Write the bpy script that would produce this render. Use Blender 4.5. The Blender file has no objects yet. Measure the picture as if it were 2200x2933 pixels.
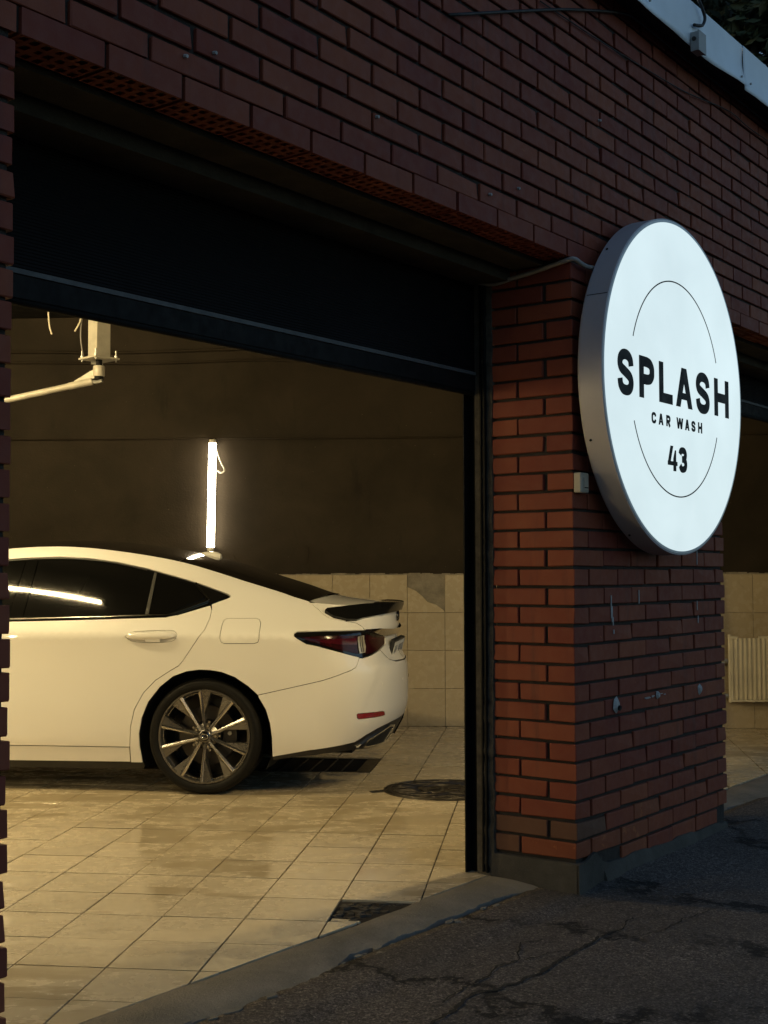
import bpy, bmesh, math, random
from mathutils import Vector, Matrix
from mathutils.geometry import delaunay_2d_cdt

RND = random.Random(11)
SC = bpy.context.scene
COL = SC.collection
rad, cos, sin, PI = math.radians, math.cos, math.sin, math.pi

# ------------------------------------------------------------------ camera
CAM_H = 1.2497
cam_d = bpy.data.cameras.new("camera")
cam_d.sensor_fit = 'VERTICAL'
cam_d.sensor_height = 36.0
cam_d.lens = 44.92
cam_d.clip_start = 0.05
cam_d.clip_end = 600.0
cam = bpy.data.objects.new("camera", cam_d)
COL.objects.link(cam)
TH, RO = rad(2.612), rad(-0.159)
_r = Vector((1, 0, 0)); _u = Vector((0, -sin(TH), cos(TH))); _f = Vector((0, cos(TH), sin(TH)))
_cr = _r*cos(RO)+_u*sin(RO); _cu = _u*cos(RO)-_r*sin(RO)
cam.matrix_world = Matrix(((_cr.x, _cu.x, -_f.x, 0), (_cr.y, _cu.y, -_f.y, 0), (_cr.z, _cu.z, -_f.z, CAM_H), (0, 0, 0, 1)))
SC.camera = cam

# ------------------------------------------------------------------ dusk sky and the last of the sun
SUN_EL, SUN_ROT = rad(9.5), rad(-60)
world = bpy.data.worlds.new("World")
SC.world = world
world.use_nodes = True
wn = world.node_tree.nodes; wl = world.node_tree.links
wn.clear()
sky = wn.new("ShaderNodeTexSky")
sky.sky_type = 'NISHITA'
sky.sun_disc = False
sky.sun_elevation = SUN_EL
sky.sun_rotation = SUN_ROT
sky.ozone_density = 2.2
bg = wn.new("ShaderNodeBackground"); bg.inputs['Strength'].default_value = 0.15
wo = wn.new("ShaderNodeOutputWorld")
wl.new(sky.outputs[0], bg.inputs[0]); wl.new(bg.outputs[0], wo.inputs[0])

sun_d = bpy.data.lights.new("sun", 'SUN')
sun_d.energy = 0.02
sun_d.angle = rad(20)
sun_d.color = (1.0, .85, .7)
sun = bpy.data.objects.new("sun", sun_d)
COL.objects.link(sun)
_sd = Vector((sin(SUN_ROT)*cos(SUN_EL), cos(SUN_ROT)*cos(SUN_EL), sin(SUN_EL)))
sun.rotation_euler = _sd.to_track_quat('Z', 'Y').to_euler()

SC.view_settings.view_transform = 'Standard'
SC.view_settings.look = 'None'
SC.view_settings.exposure = 0.0
SC.view_settings.gamma = 1.0
SC.view_settings.use_curve_mapping = False
SC.cycles.use_denoising = True
SC.cycles.max_bounces = 8
SC.cycles.diffuse_bounces = 4
SC.cycles.caustics_reflective = False
SC.cycles.caustics_refractive = False
SC.cycles.sample_clamp_indirect = 6.0

TUBE_COL = (1.0, .765, .37)
TUBE_E = 265.0

# ------------------------------------------------------------------ materials
def new_mat(name):
    m = bpy.data.materials.new(name); m.use_nodes = True
    nt = m.node_tree; nt.nodes.clear()
    out = nt.nodes.new("ShaderNodeOutputMaterial")
    b = nt.nodes.new("ShaderNodeBsdfPrincipled")
    nt.links.new(b.outputs[0], out.inputs[0])
    return m, nt, b
def N(nt, kind, **kw):
    n = nt.nodes.new("ShaderNode"+kind)
    for k, v in kw.items():
        if k in n.inputs: n.inputs[k].default_value = v
        else: setattr(n, k, v)
    return n
def pos(nt, space='OBJ', scale=(1, 1, 1)):
    if space == 'WORLD': src = N(nt, "NewGeometry").outputs['Position']
    else: src = N(nt, "TexCoord").outputs['Object']
    mp = N(nt, "Mapping"); mp.inputs['Scale'].default_value = scale
    nt.links.new(src, mp.inputs['Vector'])
    return mp.outputs[0]
def noise(nt, vec, scale, detail=4, rough=.55, dist=0.):
    n = N(nt, "TexNoise"); n.inputs['Scale'].default_value = scale
    n.inputs['Detail'].default_value = detail; n.inputs['Roughness'].default_value = rough
    n.inputs['Distortion'].default_value = dist
    nt.links.new(vec, n.inputs['Vector'])
    return n.outputs['Fac']
def ramp(nt, fac, stops, interp='LINEAR'):
    r = N(nt, "ValToRGB"); cr = r.color_ramp; cr.interpolation = interp
    while len(cr.elements) > 1: cr.elements.remove(cr.elements[-1])
    cr.elements[0].position = stops[0][0]
    cr.elements[0].color = c4(stops[0][1])
    for p, c in stops[1:]:
        e = cr.elements.new(p); e.color = c4(c)
    nt.links.new(fac, r.inputs[0])
    return r.outputs[0]
def c4(c):
    return (c, c, c, 1) if isinstance(c, (int, float)) else tuple(c)+(1,)
def mix(nt, fac, a, b, mode='MIX'):
    m = N(nt, "MixRGB", blend_type=mode)
    for i, x in ((0, fac), (1, a), (2, b)):
        if hasattr(x, 'links') or hasattr(x, 'is_linked'): nt.links.new(x, m.inputs[i])
        else: m.inputs[i].default_value = (x if i == 0 else c4(x))
    return m.outputs[0]
def math_(nt, op, a, b=0.):
    m = N(nt, "Math", operation=op)
    for i, x in ((0, a), (1, b)):
        if isinstance(x, (int, float)): m.inputs[i].default_value = x
        else: nt.links.new(x, m.inputs[i])
    return m.outputs[0]
def bump(nt, b, h, strength=.3, dist=.01):
    n = N(nt, "Bump"); n.inputs['Strength'].default_value = strength; n.inputs['Distance'].default_value = dist
    nt.links.new(h, n.inputs['Height']); nt.links.new(n.outputs[0], b.inputs['Normal'])

def simple(name, col, rough=.5, metal=0., coat=0., var=.12, vscale=9., bmp=0., bscale=60., space='OBJ', spec=.5, coat_r=.04):
    m, nt, b = new_mat(name)
    v = pos(nt, space)
    n = noise(nt, v, vscale, 5)
    lo = [c*(1-var) for c in col]; hi = [min(1, c*(1+var)) for c in col]
    nt.links.new(ramp(nt, n, [(.3, lo), (.7, hi)]), b.inputs['Base Color'])
    r = ramp(nt, noise(nt, v, vscale*2.3, 4), [(.3, max(0., rough*.85)), (.7, min(1, rough*1.15))])
    nt.links.new(r, b.inputs['Roughness'])
    b.inputs['Metallic'].default_value = metal
    b.inputs['Specular IOR Level'].default_value = spec
    if coat:
        b.inputs['Coat Weight'].default_value = coat; b.inputs['Coat Roughness'].default_value = coat_r
    if bmp: bump(nt, b, noise(nt, v, bscale, 4), bmp, .004)
    return m

def brick_mat(name, island=False, lo=(.140, .029, .022), hi=(.235, .066, .032), raw=0.):
    m, nt, b = new_mat(name)
    v = pos(nt, 'WORLD')
    rnd = N(nt, "NewGeometry").outputs['Random Per Island'] if island else N(nt, "ObjectInfo").outputs['Random']
    c = ramp(nt, rnd, [(0, lo), (.5, [(a+d)/2 for a, d in zip(lo, hi)]), (1, hi)])
    c = mix(nt, .42, c, ramp(nt, noise(nt, v, 5, 5), [(.3, lo), (.7, hi)]))
    # thin paint: bits of raw orange clay and grey dust show through
    n2 = noise(nt, v, 23, 6, .65, .4)
    c = mix(nt, ramp(nt, n2, [(.70-raw, 0), (.74-raw, .8)]), c, (.30, .10, .04))
    c = mix(nt, ramp(nt, noise(nt, v, 11, 6, .7), [(.66, 0), (.84, .18)]), c, (.24, .16, .15))
    st = noise(nt, pos(nt, 'WORLD', (9, 9, .8)), 1.4, 5, .65)
    c = mix(nt, ramp(nt, st, [(.57, 0), (.72, .5)]), c, (.07, .032, .028))
    c = mix(nt, ramp(nt, noise(nt, pos(nt, 'WORLD', (14, 14, 1.1)), 1.0, 6, .7), [(.68, 0), (.78, .22)]), c, (.26, .20, .19))
    nt.links.new(c, b.inputs['Base Color'])
    nt.links.new(ramp(nt, noise(nt, v, 30, 3), [(.3, .55), (.7, .75)]), b.inputs['Roughness'])
    b.inputs['Specular IOR Level'].default_value = .22
    h = mix(nt, .5, noise(nt, v, 70, 5, .6), noise(nt, v, 260, 3, .6))
    bump(nt, b, h, .28, .004)
    return m

def tile_mat(name, base, dark, wet=True):
    m, nt, b = new_mat(name)
    v = pos(nt, 'WORLD')
    rnd = N(nt, "ObjectInfo").outputs['Random']
    c = ramp(nt, noise(nt, v, 2.6, 8, .62, .8), [(.28, [(x+y)/2 for x, y in zip(dark, base)]), (.55, base), (.8, [min(1, x*1.05) for x in base])])
    c = mix(nt, 1., c, ramp(nt, rnd, [(0, .90), (1, 1.04)]), 'MULTIPLY')
    # scuffs and grime
    s = noise(nt, pos(nt, 'WORLD', (1.2, 4.6, 1)), 9, 9, .74, .7)
    c = mix(nt, ramp(nt, s, [(.60, 0), (.72, .42)]), c, [x*.52 for x in dark])
    rough = .30
    if wet:
        w = noise(nt, pos(nt, 'WORLD', (1.0, 2.6, 1)), 2.3, 8, .66, .5)
        wm = ramp(nt, w, [(.495, 0), (.545, 1)])
        c = mix(nt, wm, c, mix(nt, 1., c, (.86, .835, .79), 'MULTIPLY'))
        nt.links.new(mix(nt, wm, ramp(nt, noise(nt, v, 14, 5), [(.3, .17), (.7, .36)]), .07), b.inputs['Roughness'])
        h = mix(nt, .6, noise(nt, v, 38, 5, .6), noise(nt, v, 5, 3))
        bump(nt, b, h, .10, .006)
    else:
        nt.links.new(ramp(nt, noise(nt, v, 20, 4), [(.3, .18), (.7, .34)]), b.inputs['Roughness'])
        bump(nt, b, noise(nt, v, 4, 3), .12, .01)
    nt.links.new(c, b.inputs['Base Color'])
    return m

def emit_mat(name, col, strength, mottle=0.):
    m, nt, b = new_mat(name)
    b.inputs['Base Color'].default_value = c4([.25*x for x in col])
    b.inputs['Roughness'].default_value = .35
    if mottle:
        n = noise(nt, pos(nt, 'OBJ'), 2.6, 4, .5, .3)
        nt.links.new(ramp(nt, n, [(.3, [x*(1-mottle) for x in col]), (.7, [min(1, x*(1+mottle)) for x in col])]), b.inputs['Emission Color'])
    else: b.inputs['Emission Color'].default_value = c4(col)
    b.inputs['Emission Strength'].default_value = strength
    return m

def asphalt_mat():
    m, nt, b = new_mat("asphalt")
    v = pos(nt, 'WORLD')
    g = noise(nt, v, 135, 4, .75)
    c = ramp(nt, g, [(.38, (.030, .025, .022)), (.50, (.108, .091, .082)), (.60, (.21, .18, .16)), (.72, (.44, .38, .34))])
    ag = N(nt, "TexVoronoi", feature='F1'); ag.inputs['Scale'].default_value = 95
    nt.links.new(v, ag.inputs['Vector'])
    c = mix(nt, 1., c, ramp(nt, ag.outputs['Color'], [(.1, .55), (.5, .95), (.9, 1.5)]), 'MULTIPLY')
    c = mix(nt, ramp(nt, noise(nt, v, 1.1, 6, .6), [(.35, 0), (.65, .55)]), c, (.034, .030, .028))
    c = mix(nt, ramp(nt, noise(nt, v, 4.5, 7, .7), [(.60, 0), (.74, .45)]), c, (.12, .105, .095))
    # cracks: wandering, ragged, broken into runs
    nn = N(nt, "TexNoise"); nn.inputs['Scale'].default_value = 2.2; nn.inputs['Detail'].default_value = 9; nn.inputs['Roughness'].default_value = .72
    nt.links.new(v, nn.inputs['Vector'])
    dv = N(nt, "MixRGB", blend_type='ADD'); dv.inputs[0].default_value = .9
    nt.links.new(v, dv.inputs[1]); nt.links.new(nn.outputs['Color'], dv.inputs[2])
    vo = N(nt, "TexVoronoi", feature='DISTANCE_TO_EDGE'); vo.inputs['Scale'].default_value = .95
    nt.links.new(dv.outputs[0], vo.inputs['Vector'])
    run = ramp(nt, noise(nt, v, 1.6, 5, .7), [(.38, 0), (.48, 1)])
    wd = math_(nt, 'MULTIPLY', vo.outputs['Distance'], ramp(nt, noise(nt, v, 26, 4, .7), [(.3, .5), (.7, 1.)]))
    cr = mix(nt, 1., ramp(nt, wd, [(0, 1), (.012, .8), (.026, 0)]), run, 'MULTIPLY')
    c = mix(nt, cr, c, (.008, .007, .007))
    nt.links.new(c, b.inputs['Base Color'])
    nt.links.new(ramp(nt, g, [(.3, .65), (.7, .95)]), b.inputs['Roughness'])
    b.inputs['Specular IOR Level'].default_value = .3
    h = mix(nt, .5, noise(nt, v, 110, 4, .75), noise(nt, v, 34, 4, .6))
    h = mix(nt, cr, h, 0.0)
    bump(nt, b, h, 1.0, .016)
    return m

def concrete_mat(name, lo, hi, sc=1.):
    m, nt, b = new_mat(name)
    v = pos(nt, 'WORLD')
    c = ramp(nt, noise(nt, v, 4*sc, 8, .68, .3), [(.3, lo), (.7, hi)])
    c = mix(nt, ramp(nt, noise(nt, v, 40*sc, 5, .7), [(.60, 0), (.75, .5)]), c, [x*.45 for x in lo])
    nt.links.new(c, b.inputs['Base Color'])
    c = mix(nt, ramp(nt, noise(nt, v, 120*sc, 3, .7), [(.62, 0), (.70, .6)]), c, [min(1, x*1.5) for x in hi])
    nt.links.new(c, b.inputs['Base Color'])
    b.inputs['Roughness'].default_value = .88
    b.inputs['Specular IOR Level'].default_value = .25
    h = mix(nt, .45, noise(nt, v, 14*sc, 8, .72), noise(nt, v, 130*sc, 4, .7))
    bump(nt, b, h, .9, .018)
    return m

def wall_paint_mat():
    m, nt, b = new_mat("dark_wall_paint")
    v = pos(nt, 'WORLD')
    c = ramp(nt, noise(nt, v, 2.2, 8, .62, .4), [(.3, (.0175, .0133, .0088)), (.7, (.032, .0245, .0168))])
    c = mix(nt, ramp(nt, noise(nt, pos(nt, 'WORLD', (1, 1, .25)), 5, 7, .7), [(.60, 0), (.74, .6)]), c, (.008, .0066, .005))
    c = mix(nt, ramp(nt, noise(nt, v, 60, 3, .6), [(.745, 0), (.76, .7)]), c, (.20, .18, .14))
    nt.links.new(c, b.inputs['Base Color'])
    b.inputs['Roughness'].default_value = .7
    b.inputs['Specular IOR Level'].default_value = .12
    bump(nt, b, mix(nt, .5, noise(nt, v, 9, 6, .6), noise(nt, v, 70, 4, .6)), .35, .012)
    return m

def foliage_mat():
    m, nt, b = new_mat("dusk_foliage")
    rnd = N(nt, "NewGeometry").outputs['Random Per Island']
    nt.links.new(ramp(nt, rnd, [(0, (.030, .042, .018)), (.5, (.055, .070, .030)), (1, (.085, .085, .040))]), b.inputs['Base Color'])
    b.inputs['Roughness'].default_value = .6
    return m

M = dict(
    brick=brick_mat("painted_brick"), brick_mass=brick_mat("painted_brick_mass", True),
    raw=brick_mat("worn_brick", False, (.17, .048, .024), (.24, .070, .034), .10),
    dusty=brick_mat("dusty_brick", False, (.10, .050, .032), (.135, .062, .040), .0),
    mortar=concrete_mat("old_mortar", (.030, .026, .024), (.06, .052, .047), 2),
    concrete=concrete_mat("threshold_concrete", (.155, .138, .112), (.29, .26, .215)),
    base=concrete_mat("plinth_render", (.055, .050, .043), (.105, .096, .084), 1.6),
    plaster=concrete_mat("bare_plaster", (.16, .14, .11), (.34, .30, .24), 2.2),
    beam=concrete_mat("lintel_concrete", (.045, .041, .034), (.085, .078, .064), 1.3),
    filler=concrete_mat("jamb_filler", (.045, .040, .034), (.13, .115, .095), 5),
    grout=concrete_mat("dark_grout", (.030, .026, .022), (.055, .047, .040), 3),
    rubble=concrete_mat("rubble", (.06, .05, .04), (.16, .14, .11), 4),
    asphalt=asphalt_mat(),
    ftile=tile_mat("floor_tile_cream", (.58, .49, .345), (.44, .36, .24)),
    wtile=tile_mat("wall_tile_beige", (.42, .345, .235), (.36, .29, .19), False),
    wallpaint=wall_paint_mat(),
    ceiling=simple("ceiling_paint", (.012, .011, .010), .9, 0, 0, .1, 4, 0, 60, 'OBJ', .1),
    shutter=simple("shutter_black", (.0055, .0055, .0062), .6, 0, 0, .2, 3, 0, 60, 'OBJ', .12),
    shutter_trim=simple("shutter_grey_strip", (.065, .067, .072), .6, 0, 0, .2, 20),
    rubber=simple("rubber", (.009, .009, .009), .7, 0, 0, .3, 12, .2, 90, 'OBJ', .12),
    steel_black=simple("black_steel", (.007, .007, .0075), .6, .0, 0, .4, 14, .15, 60, 'OBJ', .12),
    sign_face=emit_mat("sign_diffuser", (.63, .76, .79), 1.03, .06),
    sign_lip=simple("acrylic_edge", (.75, .76, .74), .3),
    vinyl=simple("black_vinyl", (.006, .006, .008), .55, 0, 0, .1, 9, 0, 60, 'OBJ', .2),
    alu=simple("sign_rim_grey", (.42, .405, .44), .5, .1, 0, .08, 4),
    conduit=simple("grey_conduit", (.22, .21, .205), .55),
    plastic=simple("aged_plastic", (.36, .33, .27), .5),
    fascia=simple("painted_sheet_metal", (.70, .78, .86), .5, .0, 0, .14, 2.2, .25, 5, 'WORLD'),
    dark_board=simple("dark_soffit_board", (.025, .022, .02), .8),
    cable=simple("black_cable", (.008, .008, .009), .6),
    grey_box=simple("grey_box", (.30, .31, .31), .55),
    cream=simple("cream_enamel", (.60, .55, .43), .4, 0, 0, .12, 8, .1, 30),
    boom=simple("painted_steel_cream", (.50, .47, .40), .42, .1, 0, .16, 10, .1, 40),
    galv=simple("galvanised_steel", (.42, .42, .40), .4, .8),
    iron=simple("cast_iron", (.050, .042, .034), .42, .55, 0, .5, 12, .4, 40),
    grate=simple("dark_grating", (.035, .030, .025), .5, .5),
    void=simple("dark_void", (.006, .006, .006), .9),
    tube=emit_mat("lit_tube", TUBE_COL, TUBE_E),
    tube_thin=emit_mat("lit_thin_tube", TUBE_COL, 860.0),
    tube_mid=emit_mat("lit_side_tube", TUBE_COL, 190.0),
    tube_wall=emit_mat("lit_wall_tube", (1.0, .86, .60), 34.0),
    white_plastic=simple("white_plastic", (.65, .62, .55), .45),
    paint=simple("white_car_paint", (.80, .785, .755), .42, 0, 1.0, .01, 2, 0, 60, 'OBJ', .5, .025),
    glass=simple("tinted_glass", (.004, .004, .004), .03, 0, 0, .05, 3, 0, 60, 'OBJ', .5, .01),
    gloss=simple("gloss_black_trim", (.006, .006, .006), .1, 0, .3, .05),
    satin=simple("satin_black_plastic", (.014, .013, .012), .5),
    chrome=simple("chrome", (.80, .79, .76), .08, 1.0, 0, .03),
    lens=simple("dark_red_lens", (.024, .002, .004), .2, 0, .1, .15, 9, 0, 60, 'OBJ', .3),
    lens_red=simple("red_lens", (.055, .004, .010), .15, 0, .25, .2),
    reflector=simple("red_reflector", (.22, .008, .008), .25, 0, .4, .15, 60),
    spoiler=simple("spoiler_black", (.006, .006, .006), .16, 0, 0, .05, 5, 0, 60, 'OBJ', .35),
    clear=simple("clear_lens", (.40, .37, .31), .15, .2, 1.0, .25, 40),
    tyre=simple("tyre_rubber", (.007, .0066, .006), .65, 0, 0, .25, 10, .15, 60, 'OBJ', .2),
    rim=simple("dark_alloy", (.19, .18, .17), .28, .85, .3, .08, 5),
    rim_cut=simple("machined_alloy", (.52, .505, .485), .2, .95, .3, .06, 5),
    barrel=simple("rim_barrel", (.045, .042, .04), .35, .7),
    disc=simple("brake_disc", (.07, .062, .055), .4, .8, 0, .2, 20),
    bark=simple("bark", (.05, .04, .03), .9, 0, 0, .3, 6, .6, 30),
    leaf=foliage_mat(),
    pole=simple("weathered_pole", (.035, .034, .032), .85),
    dab=simple("paint_dab", (.33, .33, .33), .7, 0, 0, .2, 40),
    plate=simple("plate_white", (.62, .62, .60), .4),
)
# ------------------------------------------------------------------ mesh helpers
class MB:
    """collects shapes and links them as one mesh object"""
    def __init__(self): self.v = []; self.f = []; self.n = []
    def add(self, vs, fs):
        o = len(self.v); self.v += [tuple(p) for p in vs]; self.f += [tuple(i+o for i in f) for f in fs]; return self
    def box(self, x0, x1, y0, y1, z0, z1, mtx=None):
        vs = [(x0, y0, z0), (x1, y0, z0), (x1, y1, z0), (x0, y1, z0), (x0, y0, z1), (x1, y0, z1), (x1, y1, z1), (x0, y1, z1)]
        if mtx: vs = [mtx @ Vector(p) for p in vs]
        return self.add(vs, [(0, 3, 2, 1), (4, 5, 6, 7), (0, 1, 5, 4), (1, 2, 6, 5), (2, 3, 7, 6), (3, 0, 4, 7)])
    def prism(self, poly, z0, z1, mtx=None):
        n = len(poly)
        if sum(poly[i][0]*poly[(i+1) % n][1]-poly[(i+1) % n][0]*poly[i][1] for i in range(n)) < 0: poly = poly[::-1]
        vs = [(x, y, z0) for x, y in poly]+[(x, y, z1) for x, y in poly]
        if mtx: vs = [mtx @ Vector(p) for p in vs]
        return self.add(vs, [tuple(range(n-1, -1, -1)), tuple(range(n, 2*n))]+[(i, (i+1) % n, n+(i+1) % n, n+i) for i in range(n)])
    def tube(self, pts, r, n=8, cap=True, closed=False):
        pts = [Vector(p) for p in pts]; k = len(pts); rr = r if isinstance(r, (list, tuple)) else [r]*k
        up = None; o = len(self.v)
        for i, p in enumerate(pts):
            if closed: t = (pts[(i+1) % k]-pts[i-1]).normalized()
            else: t = (pts[min(i+1, k-1)]-pts[max(i-1, 0)]).normalized()
            if up is None:
                up = t.orthogonal().normalized()
            up = (up-t*up.dot(t)).normalized(); s = t.cross(up)
            for j in range(n):
                a = 2*PI*j/n
                self.v.append(tuple(p+(up*cos(a)+s*sin(a))*rr[i]))
        for i in range(k if closed else k-1):
            for j in range(n):
                a = o+i*n; b = o+((i+1) % k)*n; j2 = (j+1) % n
                self.f.append((a+j, a+j2, b+j2, b+j))
        if cap and not closed:
            self.f.append(tuple(o+j for j in range(n-1, -1, -1))); self.f.append(tuple(o+(k-1)*n+j for j in range(n)))
        return self
    def lathe(self, prof, n=32, axis='Z', a0=0, a1=2*PI, mtx=None):
        """prof: (radius, height) pairs turned about an axis"""
        o = len(self.v); full = abs(a1-a0-2*PI) < 1e-6; m = n if full else n+1
        for i in range(m):
            a = a0+(a1-a0)*i/n
            for r, h in prof:
                p = (r*cos(a), r*sin(a), h) if axis == 'Z' else (r*cos(a), h, r*sin(a))
                self.v.append(tuple(mtx @ Vector(p)) if mtx else p)
        k = len(prof)
        for i in range(n):
            for j in range(k-1):
                a = o+i*k+j; b = o+((i+1) % m)*k+j
                self.f.append((a, b, b+1, a+1) if axis == 'Z' else (a, a+1, b+1, b))
        return self
    def disc(self, r, h, n=32, axis='Z', c=(0, 0, 0), flip=False):
        o = len(self.v)
        for i in range(n):
            a = 2*PI*i/n
            self.v.append((c[0]+r*cos(a), c[1]+r*sin(a), h) if axis == 'Z' else (c[0]+r*cos(a), h, c[2]+r*sin(a)))
        f = tuple(range(o, o+n)); self.f.append(f[::-1] if flip else f)
        return self
    def mesh(self, name, mat, smooth=False, fix=False):
        me = bpy.data.meshes.new(name); me.from_pydata(self.v, [], self.f); me.update()
        if fix:
            bm = bmesh.new(); bm.from_mesh(me); bmesh.ops.recalc_face_normals(bm, faces=bm.faces); bm.to_mesh(me); bm.free()
        if mat: me.materials.append(mat)
        if smooth:
            me.shade_smooth()
            if smooth is not True: me.set_sharp_from_angle(angle=rad(smooth))
        return me
    def build(self, name, mat, parent=None, smooth=False, fix=False):
        return link(name, self.mesh(name, mat, smooth, fix), parent)
def link(name, me, parent=None):
    o = bpy.data.objects.new(name, me); COL.objects.link(o)
    if parent is not None: o.parent = parent
    return o
def tag(o, label=None, cat=None, group=None, kind=None):
    for k, v in (('label', label), ('category', cat), ('group', group), ('kind', kind)):
        if v: o[k] = v
    return o
def thing(name, label, cat, loc=(0, 0, 0), rz=0., group=None, kind=None):
    o = bpy.data.objects.new(name, None); COL.objects.link(o)
    o.location = loc; o.rotation_euler = (0, 0, rz); o.empty_display_size = .1
    return tag(o, label, cat, group, kind)
def copy_tree(o, parent=None):
    c = o.copy(); COL.objects.link(c); c.parent = parent
    for ch in list(o.children): copy_tree(ch, c)
    return c
_bev = {}
def bevelled_box(l, d, h, b, name, mat, variant=-1):
    """shared bevelled block, x 0..l, y 0..d, z 0..h"""
    key = (round(l, 3), round(d, 3), round(h, 3), b, mat.name, variant)
    if key not in _bev:
        bm = bmesh.new()
        bmesh.ops.create_cube(bm, size=1, matrix=Matrix.Translation((l/2, d/2, h/2)) @ Matrix.Diagonal((l, d, h, 1)))
        bmesh.ops.bevel(bm, geom=bm.edges[:], offset=b, segments=1, affect='EDGES')
        if variant >= 0:                                # hand-made look: uneven arrises, now and then a knocked corner
            rv = random.Random(variant*7+3)
            for v in bm.verts: v.co += Vector((rv.uniform(-.0013, .0013), rv.uniform(-.0006, .0010), rv.uniform(-.0013, .0013)))
            if variant >= 4:
                cx, cz = (l if variant % 2 else 0), (h if variant > 4 else 0)
                for v in bm.verts:
                    if abs(v.co.x-cx) < .008 and abs(v.co.z-cz) < .008 and v.co.y < .01: v.co += Vector(((-.004 if cx else .004), .004, (-.004 if cz else .004)))
        me = bpy.data.meshes.new(name); bm.to_mesh(me); bm.free(); me.materials.append(mat)
        _bev[key] = me
    return _bev[key]
def clip(poly, a, b, c):
    """keep the part of a polygon where a*x+b*y <= c"""
    out = []
    for i in range(len(poly)):
        p, q = poly[i], poly[(i+1) % len(poly)]
        dp, dq = a*p[0]+b*p[1]-c, a*q[0]+b*q[1]-c
        if dp <= 0: out.append(p)
        if dp*dq < 0:
            t = dp/(dp-dq); out.append((p[0]+t*(q[0]-p[0]), p[1]+t*(q[1]-p[1])))
    return out
def in_view(p, margin=.02):
    """is a point inside the picture (used only to spend single objects where they show)"""
    d = Vector(p)-Vector((0, 0, CAM_H))
    z = d.dot(_f)
    if z < .2: return False
    k = 44.92/36
    return abs(d.dot(_cr)/z*k) < .375+margin and abs(d.dot(_cu)/z*k) < .5+margin

# ------------------------------------------------------------------ frames of the place
AL = rad(36.6324)                       # the street front runs 36.6 degrees off the line of sight
CU = Vector((.7537, 5.0732, 0))         # street corner of the brick pillar
DU = Vector((sin(AL), cos(AL), 0)); DN = Vector((cos(AL), -sin(AL), 0))
FRZ = PI/2-AL
def FW(u, n, z=0.): return CU+DU*u+DN*n+Vector((0, 0, z))
BE = rad(7.0899)                        # floor grid and car
BX = Vector((cos(BE), -sin(BE), 0)); BY = Vector((sin(BE), cos(BE), 0))
G0 = Vector((-.46836, 4.95445, 0)); TS = .303
GA = rad(4.8369)                        # back wall
W0 = Vector((.184, 10.3117, 0)); WX = Vector((cos(GA), -sin(GA), 0)); WY = Vector((sin(GA), cos(GA), 0))
def WW(x, y, z=0.): return W0+WX*x+WY*y+Vector((0, 0, z))
CEIL = 3.36
OPEN_L, PIL_W, OPEN2 = -2.69, 1.5466, 4.24
LINT = 2.503; PITCH = .077; Z00 = .0309
J = .012

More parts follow.
